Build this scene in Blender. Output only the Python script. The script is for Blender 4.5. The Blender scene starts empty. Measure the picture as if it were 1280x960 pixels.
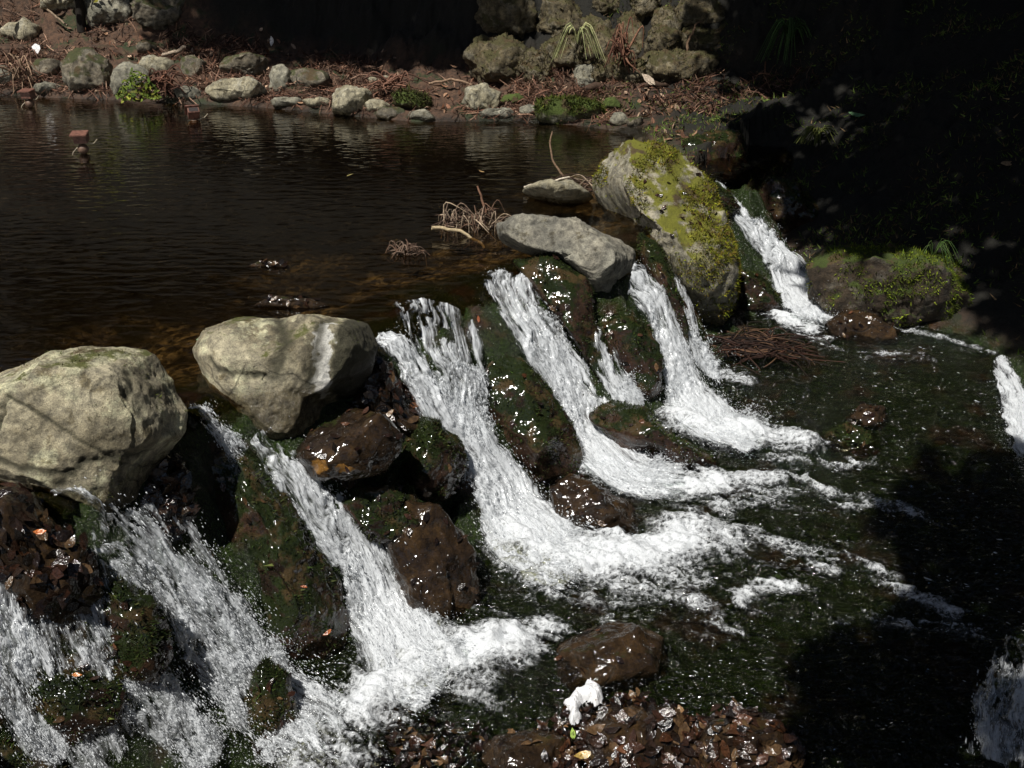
import bpy, bmesh, math, random
import numpy as np
from mathutils import Vector
from mathutils.bvhtree import BVHTree

# ------------------------------------------------------------------ camera, sky, sun
S = bpy.context.scene
COL = S.collection
R = math.radians
PITCH, FPX, CAMZ = 25.0, 1256.0, 1.8
cd = bpy.data.cameras.new('camera'); cam = bpy.data.objects.new('camera', cd); COL.objects.link(cam)
cam.location = (0, 0, CAMZ); cam.rotation_euler = (R(90 - PITCH), 0, 0)
cd.sensor_width = 36; cd.lens = 36 * FPX / 1280; cd.clip_start = .05; cd.clip_end = 500
S.camera = cam
SUN = np.array([-0.30, -0.40, 0.86]); SUN /= np.linalg.norm(SUN)
W = bpy.data.worlds.new('World'); S.world = W; W.use_nodes = True
wn = W.node_tree.nodes; wl = W.node_tree.links
sky = wn.new('ShaderNodeTexSky'); sky.sky_type = 'NISHITA'; sky.sun_disc = False
sky.sun_elevation = math.asin(SUN[2]); sky.sun_rotation = math.atan2(SUN[0], SUN[1])
wl.new(sky.outputs[0], wn['Background'].inputs[0]); wn['Background'].inputs[1].default_value = 0.05
sd = bpy.data.lights.new('sun', 'SUN'); sd.energy = 5.0; sd.angle = R(.5); sd.color = (1, .965, .90)
so = bpy.data.objects.new('sun', sd); COL.objects.link(so); so.location = (-6, -3, 12)
so.rotation_euler = Vector(SUN).to_track_quat('Z', 'Y').to_euler()
S.view_settings.view_transform = 'Standard'; S.view_settings.look = 'None'
S.view_settings.exposure = 0.0; S.view_settings.gamma = 1.0; S.view_settings.use_curve_mapping = False
S.render.engine = 'CYCLES'
S.cycles.max_bounces = 6; S.cycles.diffuse_bounces = 2; S.cycles.glossy_bounces = 3
S.cycles.transparent_max_bounces = 16; S.cycles.sample_clamp_indirect = 4
S.cycles.use_denoising = True

# ------------------------------------------------------------------ noise and layout helpers
rng = np.random.default_rng(7)
_perm = np.random.default_rng(3).permutation(256); _perm = np.concatenate([_perm, _perm, _perm]).astype(np.int64)
_grad = np.random.default_rng(5).normal(size=(256, 3)); _grad /= np.linalg.norm(_grad, axis=1)[:, None]

def perlin(P, seed=0):
    P = np.asarray(P, float) + seed * 17.31
    i = np.floor(P).astype(np.int64); f = P - i; i &= 255
    u = f * f * f * (f * (f * 6 - 15) + 10)
    out = 0
    for dx in (0, 1):
        wx = u[:, 0] if dx else 1 - u[:, 0]
        for dy in (0, 1):
            wy = u[:, 1] if dy else 1 - u[:, 1]
            for dz in (0, 1):
                wz = u[:, 2] if dz else 1 - u[:, 2]
                h = _perm[_perm[_perm[i[:, 0] + dx] + i[:, 1] + dy] + i[:, 2] + dz]
                g = _grad[h]
                out = out + wx * wy * wz * (g[:, 0] * (f[:, 0] - dx) + g[:, 1] * (f[:, 1] - dy) + g[:, 2] * (f[:, 2] - dz))
    return out * 1.5

def fbm(P, oct=4, seed=0, gain=.5):
    P = np.asarray(P, float); a, s, o = 1.0, 1.0, 0
    for k in range(oct):
        o = o + a * perlin(P * s, seed + k * 3); a *= gain; s *= 2.07
    return o

def sstep(a, b, x):
    t = np.clip((x - a) / (b - a), 0, 1); return t * t * (3 - 2 * t)

c25, s25 = math.cos(R(PITCH)), math.sin(R(PITCH))
FWD = np.array([0, c25, -s25]); UP = np.array([0, s25, c25]); RT = np.array([1., 0, 0]); CAM = np.array([0, 0, CAMZ])

def ray(u, v):      # direction (unit depth) of a viewing ray, used only to lay things out
    return FWD + RT * (u - 640) / FPX + UP * (480 - v) / FPX
def on_z(u, v, z=0.0):
    d = ray(u, v); return CAM + d * (z - CAMZ) / d[2]
def low(x, y):
    return -0.95 + 0.12 * (np.clip(y, 1, 7) - 3.3)
def on_low(u, v):
    d = ray(u, v)
    k = (-0.95 - .396 - CAMZ) / (d[2] - .12 * d[1]); p = CAM + d * k
    return p

def spline(pts, n):
    P = np.asarray(pts, float); P = np.vstack([2 * P[0] - P[1], P, 2 * P[-1] - P[-2]])
    k = len(P) - 3; t = np.linspace(0, k - 1e-6, n); i = t.astype(int); f = (t - i)[:, None]
    a, b, c, d = P[i], P[i + 1], P[i + 2], P[i + 3]
    return .5 * (2 * b + (c - a) * f + (2 * a - 5 * b + 4 * c - d) * f ** 2 + (3 * b - a - 3 * c + d) * f ** 3)

def polydist(x, y, poly):   # signed distance (positive on the right-hand side) and position along a polyline
    best = np.full(x.shape, 1e9); sg = np.ones(x.shape); ss = np.zeros(x.shape)
    for k in range(len(poly) - 1):
        a, b = poly[k], poly[k + 1]; e = b - a; L2 = e @ e
        t = np.clip(((x - a[0]) * e[0] + (y - a[1]) * e[1]) / L2, 0, 1)
        dx, dy = x - a[0] - t * e[0], y - a[1] - t * e[1]; d = np.hypot(dx, dy)
        m = d < best
        best = np.where(m, d, best); ss = np.where(m, k + t, ss)
        cr = e[0] * (y - a[1]) - e[1] * (x - a[0])
        sg = np.where(m, np.where(cr < 0, 1., -1.), sg)
    return best * sg, ss

# ------------------------------------------------------------------ terrain
_lip = [(-260, 800, .7), (-120, 690, .7), (60, 610, .7), (230, 505, .72), (330, 470, .74), (470, 415, .78), (560, 372, .78),
        (655, 338, .74), (775, 325, .6), (850, 270, .6), (895, 228, 1.0), (940, 205, 1.0), (1040, 170, 1.0)]
LIPP = np.array([on_z(u, v)[:2] for u, v, _ in _lip]); LIP = spline(LIPP, 60)
LIPT = np.interp(np.linspace(0, len(_lip) - 1, 60), np.arange(len(_lip)), [t for _, _, t in _lip])
_shore = [(-900, 122), (-300, 118), (0, 119), (120, 124), (250, 130), (330, 134), (420, 143), (520, 152), (640, 151), (720, 156), (800, 166), (860, 208)]
_shore2 = [(925, 265), (975, 305), (1020, 345), (1100, 385), (1200, 412), (1260, 440), (1400, 490), (1700, 560)]
SHORE = np.array([on_z(u, v)[:2] for u, v in _shore] + [on_low(u, v)[:2] for u, v in _shore2])
SHOREZ = np.array([0.] * len(_shore) + [float(low(0, on_low(u, v)[1])) for u, v in _shore2])
_l2 = [(1190, 395), (1243, 440), (1258, 540), (1300, 680), (1290, 760), (1262, 850), (1230, 950), (1190, 1100)]
LIP2 = spline([on_low(u, v)[:2] for u, v in _l2][::-1], 40)

def height(x, y, noise=1.0):
    x = np.asarray(x, float); y = np.asarray(y, float)
    t, s = polydist(x, y, LIP)
    i = np.clip(s, 0, len(LIPT) - 1); T = np.interp(i, np.arange(len(LIPT)), LIPT)
    P = np.stack([x, y, 0 * x], -1).reshape(-1, 3)
    n1 = fbm(P * 2.6, 4, 1).reshape(x.shape); n2 = fbm(P * 11, 4, 2).reshape(x.shape)
    lw = low(x, y)
    bed = lw - .05 + noise * (.045 * n1 + .02 * n2)
    u = np.clip((t + .01) / T, 0, 1)
    f = .45 * u + .55 * u * u * (3 - 2 * u)
    upper = -.035 - .2 * sstep(0.05, 1.3, -t) + noise * (.05 * n1 * sstep(.1, .8, -t) + .012 * n2)
    z = upper * (1 - f) + bed * f + noise * (.16 * n1 + .05 * n2) * np.sin(np.pi * np.clip(u, 0, 1)) * (u > 0)
    d2, _ = polydist(x, y, LIP2)
    z = z - .55 * sstep(0, .4, d2) * sstep(0.2, .8, t)
    z = z + (1.25 + .1 * n1) * sstep(2.45, 1.0, y) * (x > -9)
    db, sb = polydist(x, y, SHORE); db = -db      # positive on the bank
    zr = np.interp(sb, np.arange(len(SHOREZ)), SHOREZ)
    side = sstep(9.5, 12.5, sb)                   # 0 on the far bank, 1 on the right bank
    leftish = sstep(-1.0, -4.5, x)
    flat = .06 + .10 * np.clip(db, 0, 1.9) + .17 * np.clip(db - .3, 0, 1.9) * leftish
    cliff = 1.25 * np.clip(db - 1.7 - .25 * n1, 0, 1.6) + .75 * np.clip(db - 3.3, 0, 40)
    right = .05 + .62 * np.clip(db, 0, 60)
    b = zr + (flat + cliff) * (1 - side) + right * side + noise * (.09 * n1 + .04 * n2) * sstep(-.05, .6, db)
    b = np.minimum(b, 16 + n1)
    z = z + (b - z) * sstep(-.22 - .42 * sstep(9, 10.6, sb) * (1 - sstep(12.2, 13, sb)), .06, db)
    lb = np.clip(-x - 8.5 + .8 * n1, 0, 30)
    return z + .6 * lb * (db < 0) * sstep(0, 1, lb)

def obj_np(name, V, F, mat, parent=None, loc=None, smooth=True, attrs=None, cols=None):
    V = np.asarray(V, np.float32); F = np.asarray(F, np.int32)
    me = bpy.data.meshes.new(name)
    if loc is not None: V = V - np.asarray(loc, np.float32)
    me.vertices.add(len(V)); me.vertices.foreach_set('co', V.ravel())
    k = F.shape[1]
    me.loops.add(F.size); me.loops.foreach_set('vertex_index', F.ravel())
    me.polygons.add(len(F)); me.polygons.foreach_set('loop_start', np.arange(0, F.size, k, dtype=np.int32))
    me.polygons.foreach_set('use_smooth', np.full(len(F), smooth))
    for nm, a in (attrs or {}).items():
        at = me.attributes.new(nm, 'FLOAT', 'POINT'); at.data.foreach_set('value', np.asarray(a, np.float32).ravel())
    if cols is not None:
        at = me.attributes.new('Col', 'FLOAT_COLOR', 'POINT')
        at.data.foreach_set('color', np.c_[cols, np.ones(len(cols))].astype(np.float32).ravel())
    me.update(calc_edges=True); me.validate()
    if mat: me.materials.append(mat)
    o = bpy.data.objects.new(name, me); COL.objects.link(o)
    if loc is not None and parent is None: o.location = loc
    if parent is not None: o.parent = parent
    return o

def tag(o, label=None, cat=None, group=None, kind=None):
    if label: o['label'] = label
    if cat: o['category'] = cat
    if group: o['group'] = group
    if kind: o['kind'] = kind
    return o
def empty(name, loc):
    o = bpy.data.objects.new(name, None); COL.objects.link(o); o.location = loc; o.empty_display_size = .1; return o

def grid_faces(n, m):
    i = np.arange(n * m).reshape(n, m)
    return np.stack([i[:-1, :-1], i[1:, :-1], i[1:, 1:], i[:-1, 1:]], -1).reshape(-1, 4)

# ------------------------------------------------------------------ materials
class NT:
    def __init__(s, name):
        s.m = bpy.data.materials.new(name); s.m.use_nodes = True; s.t = s.m.node_tree; s.t.nodes.clear()
        s.out = s.t.nodes.new('ShaderNodeOutputMaterial')
    def set(s, sock, v):
        if isinstance(v, bpy.types.NodeSocket): s.t.links.new(v, sock)
        elif isinstance(v, (tuple, list)) and len(v) == 3 and sock.type == 'RGBA': sock.default_value = (*v, 1)
        else: sock.default_value = v
    def n(s, typ, props=None, **ins):
        nd = s.t.nodes.new('ShaderNode' + typ)
        for k, v in (props or {}).items(): setattr(nd, k, v)
        for k, v in ins.items():
            k2 = int(k[1:]) if k[0] == '_' and k[1:].isdigit() else k.replace('_', ' ')
            s.set(nd.inputs[k2], v)
        return nd
    def math(s, op, a, b=0.0, clamp=False):
        return s.n('Math', dict(operation=op, use_clamp=clamp), _0=a, _1=b).outputs[0]
    def ramp(s, v, lo, hi, a=0.0, b=1.0):
        return s.n('MapRange', dict(interpolation_type='SMOOTHSTEP'), _0=v, _1=lo, _2=hi, _3=a, _4=b).outputs[0]
    def mix(s, f, a, b, mode='MIX'):
        nd = s.n('Mix', dict(data_type='RGBA', blend_type=mode)); s.set(nd.inputs[0], f); s.set(nd.inputs[6], a); s.set(nd.inputs[7], b); return nd.outputs[2]
    def noise(s, vec, scale, detail=4, rough=.55):
        return s.n('TexNoise', Vector=vec, Scale=scale, Detail=detail, Roughness=rough).outputs[0]
    def bump(s, h, strength=.5, dist=.01, normal=None):
        nd = s.n('Bump', Height=h, Strength=strength, Distance=dist)
        if normal is not None: s.set(nd.inputs['Normal'], normal)
        return nd.outputs[0]
    def bsdf(s, **k):
        nd = s.n('BsdfPrincipled', **k); return nd.outputs[0]
    def done(s, sh): s.set(s.out.inputs[0], sh); return s.m
    def attr(s, name): return s.n('Attribute', dict(attribute_name=name))
    def pos(s): return s.n('NewGeometry').outputs['Position']
    def nz(s): return s.n('SeparateXYZ', Vector=s.n('NewGeometry').outputs['Normal']).outputs[2]
    def pz(s): return s.n('SeparateXYZ', Vector=s.pos()).outputs[2]

def rock_mat(name, c1, c2, lich=(.42, .41, .34), lich_amt=.5, moss=0.0, moss_col=(.06, .085, .012), wetz=None, wet_all=0.0, rough=.85, crack=.5, scale=1.0, bumpk=.8):
    t = NT(name); co = t.n('TexCoord').outputs['Object']; och = t.attr('ochre').outputs[2]
    rnd = t.n('ObjectInfo').outputs['Random']
    v = t.n('VectorMath', dict(operation='ADD'), _0=co, _1=t.n('CombineXYZ', X=t.math('MULTIPLY', rnd, 37.0), Y=t.math('MULTIPLY', rnd, 11.0)).outputs[0]).outputs[0]
    n1 = t.noise(v, 4 * scale, 5); n2 = t.noise(v, 22 * scale, 8, .7); n3 = t.noise(v, 110 * scale, 6, .7)
    wv = t.n('VectorMath', dict(operation='ADD'), _0=v, _1=t.n('VectorMath', dict(operation='SCALE'), _0=t.n('TexNoise', Vector=v, Scale=5.0 * scale).outputs[1], Scale=.25).outputs[0]).outputs[0]
    vor = t.n('TexVoronoi', dict(feature='DISTANCE_TO_EDGE'), Vector=wv, Scale=2.6 * scale).outputs[0]
    cr = t.math('MULTIPLY', t.ramp(vor, 0, .028, 1, 0), t.ramp(t.noise(v, 3.1, 2), .46, .60))
    col = t.mix(t.ramp(n1, .3, .7), c1, c2)
    col = t.mix(t.math('MULTIPLY', t.ramp(t.noise(v, 7 * scale, 7, .7), .5, .62), lich_amt), col, lich)
    col = t.mix(1.0, col, t.n('CombineXYZ', X=t.ramp(n2, .28, .72, .35, 1.35), Y=t.ramp(n2, .28, .72, .35, 1.33), Z=t.ramp(n2, .28, .72, .36, 1.28)).outputs[0], 'MULTIPLY')
    col = t.mix(t.ramp(t.noise(v, 13 * scale, 8, .72), .54, .64), col, t.mix(1.0, col, (.5, .47, .40), 'MULTIPLY'))
    col = t.mix(t.ramp(n3, .56, .7), col, t.mix(1.0, col, (.35, .33, .3), 'MULTIPLY'))
    col = t.mix(t.math('MULTIPLY', cr, crack), col, (.03, .028, .022))
    if moss > 0:
        mf = t.math('ADD', t.math('MULTIPLY', t.nz(), .35), t.math('MULTIPLY', t.noise(v, 5 * scale, 6, .65), 1.0))
        mf = t.ramp(t.math('ADD', mf, t.math('MULTIPLY', n3, .15)), 1.12 - moss * .75, 1.22 - moss * .75)
        mcol = t.mix(n2, tuple(x * .45 for x in moss_col), tuple(x * 1.5 for x in moss_col))
        mcol = t.mix(t.ramp(t.noise(v, 9, 3), .5, .62), mcol, (.075, .05, .02))
        col = t.mix(mf, col, mcol)
    col = t.mix(t.ramp(t.math('ADD', t.attr('streak').outputs[2], t.math('MULTIPLY', t.math('SUBTRACT', n2, .5), .8)), .4, .6), col, (.72, .71, .66))
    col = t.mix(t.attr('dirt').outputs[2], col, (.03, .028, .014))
    col = t.mix(t.ramp(t.math('ADD', och, t.math('MULTIPLY', t.math('SUBTRACT', n2, .5), .7)), .4, .6), col, (.30, .15, .035))
    ro = rough
    if wetz is not None or wet_all:
        w = t.ramp(t.math('ADD', t.pz(), t.math('MULTIPLY', n1, -.14)), wetz - .02 - .07, wetz + .05 - .07, 1, 0) if wetz is not None else t.ramp(n1, .2, .5, .0, wet_all * .5)
        col = t.mix(w, col, t.mix(1.0, col, (.38, .36, .33), 'MULTIPLY'))
        ro = t.math('ADD', t.math('MULTIPLY', w, .16 - rough), rough) if not wet_all else .7
    n4 = t.noise(v, 300 * scale, 4, .7); col = t.mix(1.0, col, t.n('CombineXYZ', X=t.ramp(n4, .32, .68, .6, 1.4), Y=t.ramp(n4, .32, .68, .6, 1.38), Z=t.ramp(n4, .32, .68, .62, 1.34)).outputs[0], 'MULTIPLY')
    h = t.math('ADD', t.math('ADD', n2, t.math('ADD', t.math('MULTIPLY', n3, .5), t.math('MULTIPLY', n4, .2))), t.math('MULTIPLY', cr, -.6 * crack))
    k = dict(Base_Color=col, Roughness=ro, Normal=t.bump(h, bumpk, .02))
    if wet_all: k['Coat Weight'] = 1.0; k['Coat Roughness'] = .11; k['Specular IOR Level'] = .1; k['Coat Normal'] = t.bump(t.math('ADD', t.noise(v, 26, 1), t.math('MULTIPLY', t.noise(v, 60, 1), .4)), 1.0, .008)
    return t.done(t.bsdf(**k))

def col_mat(name, rough=.8, spec=.3, bumps=0.0, transl=0.0):
    t = NT(name); c = t.attr('Col').outputs[0]
    n = t.noise(t.pos(), 60, 4); c = t.mix(1.0, c, t.n('CombineXYZ', X=t.ramp(n, .3, .7, .6, 1.3), Y=t.ramp(n, .3, .7, .6, 1.3), Z=t.ramp(n, .3, .7, .6, 1.3)).outputs[0], 'MULTIPLY')
    k = dict(Base_Color=c, Roughness=rough); k['Specular IOR Level'] = spec
    if bumps: k['Normal'] = t.bump(t.noise(t.pos(), 90, 3), bumps, .006)
    return t.done(t.bsdf(**k))

def ground_mat():
    t = NT('ground'); p = t.pos()
    n1 = t.noise(p, 3.2, 6); n2 = t.noise(p, 17, 7, .65); n3 = t.noise(p, 80, 5, .7)
    moss = t.attr('moss').outputs[2]; bank = t.attr('bank').outputs[2]; pool = t.attr('pool').outputs[2]
    vs = t.n('TexVoronoi', Vector=p, Scale=34.0); vc = t.n('SeparateColor', Color=vs.outputs[1]).outputs[0]
    grav = t.mix(vc, (.06, .045, .025), (.34, .28, .18)); grav = t.mix(t.ramp(n2, .4, .62), grav, (.024, .017, .009))
    grav = t.mix(t.ramp(t.noise(p, 2.0, 3), .45, .6), grav, (.018, .014, .007))
    silt = t.mix(n2, (.004, .003, .0015), (.013, .010, .005))
    grav = t.mix(pool, silt, grav)
    green = t.mix(t.ramp(n3, .3, .7), (.005, .009, .002), (.026, .044, .007))
    brown = t.mix(t.ramp(n2, .3, .7), (.012, .007, .004), (.058, .030, .014))
    wetc = t.mix(t.ramp(n1, .52, .64), green, brown)
    soil = t.mix(t.ramp(n2, .3, .7), (.035, .02, .012), (.13, .07, .04)); soil = t.mix(t.ramp(n1, .52, .62), soil, (.03, .04, .012))
    c = t.mix(moss, grav, wetc); c = t.mix(bank, c, soil); c = t.mix(t.attr('hill_shade').outputs[2], c, t.mix(n2, (.004, .004, .002), (.014, .012, .007)))  # forest shade of cliff and right bank painted as near-black soil
    ro = t.math('ADD', .17, t.math('MULTIPLY', bank, .7))
    h = t.math('ADD', n2, t.math('MULTIPLY', n3, .5))
    return t.done(t.bsdf(Base_Color=c, Roughness=ro, Normal=t.bump(h, .9, .03)))

def water_mat(name, ripple, foam=False, tint=(.93, .95, .90)):
    t = NT(name); p = t.pos()
    st = t.n('Mapping', Vector=p, Rotation=(0, 0, ripple[4]), Scale=ripple[0]).outputs[0]
    h = t.noise(st, ripple[1], 1.5, .5)
    if foam: h = t.math('ADD', h, t.math('MULTIPLY', t.n('TexNoise', Vector=st, Scale=36.0, Detail=1.0, Distortion=1.0).outputs[0], .6))
    nb = t.bump(h, 1.0, ripple[2])
    fr = t.n('Fresnel', IOR=1.33, Normal=nb).outputs[0]
    tr = t.n('BsdfTransparent', Color=tint).outputs[0]
    gl = t.n('BsdfGlossy', Color=(1, 1, 1), Roughness=ripple[3], Normal=nb).outputs[0]
    sh = t.n('MixShader', _0=fr, _1=tr, _2=gl).outputs[0]
    if foam:
        f = t.attr('foam').outputs[2]
        nn = t.n('TexNoise', Vector=t.n('Mapping', Vector=p, Scale=(.8, 1.4, 1)).outputs[0], Scale=55.0, Detail=5.0, Distortion=.8).outputs[0]
        wq = t.n('VectorMath', dict(operation='ADD'), _0=p, _1=t.n('VectorMath', dict(operation='SCALE'), _0=t.n('TexNoise', Vector=p, Scale=18.0, Detail=2.0).outputs[1], Scale=.05).outputs[0]).outputs[0]
        lace = t.math('ADD', t.ramp(t.n('TexVoronoi', dict(feature='DISTANCE_TO_EDGE'), Vector=wq, Scale=27.0).outputs[0], 0, .32, .42, -.30), t.ramp(t.n('TexVoronoi', dict(feature='DISTANCE_TO_EDGE'), Vector=wq, Scale=75.0).outputs[0], 0, .3, .2, -.2))
        fm = t.ramp(t.math('ADD', f, t.math('MULTIPLY', t.math('ADD', t.math('SUBTRACT', nn, .5), t.math('MULTIPLY', lace, .34)), t.ramp(f, .0, .45, 0, 1.25))), .16, 1.28, 0, .97)
        wh = t.bsdf(Base_Color=t.mix(nn, (.58, .61, .64), (.76, .78, .80)), Roughness=.4, Normal=t.bump(t.math('ADD', nn, t.noise(p, 140, 3)), .7, .008))
        sh = t.n('MixShader', _0=fm, _1=sh, _2=wh).outputs[0]
    return t.done(sh)

def fall_mat():
    t = NT('falling_water'); p = t.pos(); w = t.attr('white').outputs[2]
    fs = t.attr('fs').outputs[2]; fw = t.attr('fw').outputs[2]
    v1 = t.n('CombineXYZ', X=t.math('MULTIPLY', fw, 70.0), Y=t.math('MULTIPLY', fs, 6.0), Z=t.attr('fid').outputs[2]).outputs[0]
    v2 = t.n('CombineXYZ', X=t.math('MULTIPLY', fw, 150.0), Y=t.math('MULTIPLY', fs, 22.0), Z=t.attr('fid').outputs[2]).outputs[0]
    s1 = t.n('TexNoise', Vector=v1, Scale=1.0, Detail=4.0, Roughness=.6, Distortion=.5).outputs[0]; s2 = t.n('TexNoise', Vector=v2, Scale=1.0, Detail=3.0, Roughness=.6, Distortion=1.0).outputs[0]
    h = t.math('ADD', s1, t.math('MULTIPLY', s2, .5))
    nb = t.bump(h, 1.0, .010)
    fr = t.n('Fresnel', IOR=1.33, Normal=nb).outputs[0]
    film = t.n('MixShader', _0=fr, _1=t.n('BsdfTransparent', Color=(.92, .94, .92)).outputs[0], _2=t.n('BsdfGlossy', Roughness=.09, Normal=nb).outputs[0]).outputs[0]
    df = t.n('BsdfDiffuse', Color=(.84, .87, .90), Normal=nb).outputs[0]; tl = t.n('BsdfTranslucent', Color=(.84, .88, .92), Normal=nb).outputs[0]
    wh = t.n('MixShader', _0=.25, _1=df, _2=tl).outputs[0]
    wh = t.n('MixShader', _0=.06, _1=wh, _2=t.n('BsdfGlossy', Roughness=.12, Normal=nb).outputs[0]).outputs[0]
    f = t.ramp(t.math('ADD', w, t.math('ADD', t.math('MULTIPLY', t.math('SUBTRACT', s1, .5), 2.0), t.math('MULTIPLY', t.math('SUBTRACT', s2, .5), .7))), .0, .80, 0, .97)
    return t.done(t.n('MixShader', _0=f, _1=film, _2=wh).outputs[0])
def drop_mat():
    t = NT('white_spray')
    w = t.bsdf(Base_Color=(.82, .85, .88), Roughness=.12)
    return t.done(t.n('MixShader', _0=.62, _1=t.n('BsdfTransparent').outputs[0], _2=w).outputs[0])

M = dict(
    ground=ground_mat(),
    pool=water_mat('pool_water', ((.8, 1.7, 1), 8.0, .006, .02, 0), tint=(.50, .41, .27)),
    stream=water_mat('stream_water', ((.45, 1.7, 1), 17.0, .036, .08, .39), True, tint=(.60, .60, .48)),
    fall=fall_mat(), drop=drop_mat(),
    pale=rock_mat('pale_stone', (.25, .225, .15), (.44, .405, .29), lich_amt=.6, wetz=.05),
    grey=rock_mat('grey_stone', (.16, .155, .12), (.31, .295, .23), lich_amt=.4, wetz=.05),
    dull=rock_mat('dull_stone', (.12, .105, .075), (.22, .19, .14), lich_amt=.25, moss=.5, moss_col=(.05, .055, .015), wetz=.05),
    bould=rock_mat('boulder_stone', (.18, .155, .10), (.46, .42, .30), lich=(.60, .59, .40), lich_amt=.8, bumpk=.6, moss=.28, moss_col=(.085, .090, .022), wetz=-.03),
    flat=rock_mat('flat_stone', (.17, .165, .14), (.33, .31, .25), lich_amt=.45, wetz=-.3, crack=.2),
    mossy=rock_mat('mossy_boulder_stone', (.24, .225, .16), (.40, .37, .29), moss=.53, moss_col=(.15, .15, .014), wetz=-.45, crack=.2),
    mosswall=rock_mat('mossy_cliff_stone', (.085, .068, .036), (.17, .14, .08), moss=.55, moss_col=(.065, .058, .018), lich_amt=.2),
    mosscl=rock_mat('moss_clump', (.05, .05, .02), (.09, .08, .03), moss=.9, moss_col=(.07, .10, .015)),
    wetb=rock_mat('wet_brown_rock', (.020, .012, .007), (.062, .036, .016), lich=(.11, .062, .02), lich_amt=.35, moss=.25, moss_col=(.03, .035, .008), wet_all=.6, rough=.4),
    mound=rock_mat('mossy_bank_rock', (.03, .02, .012), (.07, .05, .03), moss=.62, moss_col=(.045, .065, .008), lich_amt=.2),
    wetg=rock_mat('wet_mossy_rock', (.028, .016, .010), (.070, .038, .022), lich=(.05, .022, .014), lich_amt=.5, moss=.62, moss_col=(.017, .026, .005), wet_all=.5, rough=.4),
    wood=col_mat('dry_wood', .8), leafw=col_mat('wet_leaf', .16, .9, .8), leafd=col_mat('dry_leaf', .75), moss=col_mat('moss_tuft', .8, .2),
)

# ------------------------------------------------------------------ the ground, one sheet
def axis(a, b, step, lo, hi, g=1.12):
    c = list(np.arange(a, b, step)); s = step; x = a; pre = []
    while x > lo: s *= g; x -= s; pre.append(x)
    s = step; x = c[-1]; post = []
    while x < hi: s *= g; x += s; post.append(x)
    return np.array(pre[::-1] + c + post)
gx = axis(-2.6, 3.3, .016, -70, 70)
gy = np.concatenate([axis(2.3, 8.8, .016, -30, 8.8, 1.12)[:-1], np.arange(8.85, 15.5, .05), 15.5 + np.cumsum(.05 * 1.1 ** np.arange(52))])
GX, GY = np.meshgrid(gx, gy, indexing='ij')
GZ = height(GX, GY)
gt, gs = polydist(GX, GY, LIP); gdb = -polydist(GX, GY, SHORE)[0]
wv = fbm(np.c_[GX.ravel() * 3, GY.ravel() * 3, 0 * GX.ravel()], 3, 9).reshape(GX.shape)
a_bank = sstep(-.06, .06, gdb + .06 * wv); a_moss = sstep(-.5, -.1, gt + .3 * wv)
a_pool = sstep(-1.9, -.7, gt + .5 * wv)
a_bank = np.maximum(a_bank, sstep(2.35, 1.9, GY))
GV = np.stack([GX, GY, GZ], -1).reshape(-1, 3); GF = grid_faces(len(gx), len(gy))
tag(obj_np('ground', GV, GF, M['ground'], attrs=dict(bank=a_bank, moss=a_moss, pool=a_pool, hill_shade=np.maximum(np.maximum(sstep(.7, 1.2, GZ), sstep(1.55, 1.95, gdb - 1.0 * sstep(-3.4, -4.6, GX))), sstep(.9, 1.7, GX) * sstep(-.1, .15, gdb) * sstep(11.5, 10.5, GY)))), kind='structure')
m = (GX.ravel()[GF].min(1) > -9) & (GX.ravel()[GF].max(1) < 8) & (GY.ravel()[GF].min(1) > 1.5) & (GY.ravel()[GF].max(1) < 26)
sub = GF[m]; used, inv = np.unique(sub, return_inverse=True)
BVH = BVHTree.FromPolygons(GV[used].tolist(), inv.reshape(sub.shape).tolist())

def hit(u, v, water=False):      # where a viewing ray of the photograph meets the ground
    d = ray(u, v); r = BVH.ray_cast(Vector(CAM), Vector(d).normalized())
    if r[0] is None: return on_z(u, v, -.9)
    p = np.array(r[0])
    if water:
        q = on_low(u, v)
        if q[1] < p[1]: p = q
    return p
def depth_of(p): return (np.asarray(p) - CAM) @ FWD
def at(u, v, dep): return CAM + ray(u, v) * dep

# ------------------------------------------------------------------ water: still pool and running stream
px = np.arange(-14, 3.2, .025); py = np.arange(1.6, 13.2, .025)
PX, PY = np.meshgrid(px, py, indexing='ij'); pt, ps = polydist(PX, PY, LIP)
PZ = -1.6 * np.clip(pt + .06, 0, 1) ** 1.6
PF = grid_faces(len(px), len(py)); keep = (pt.ravel()[PF].max(1) < .10)
tag(obj_np('pool_water', np.stack([PX, PY, PZ], -1).reshape(-1, 3), PF[keep], M['pool']), kind='structure')

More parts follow.
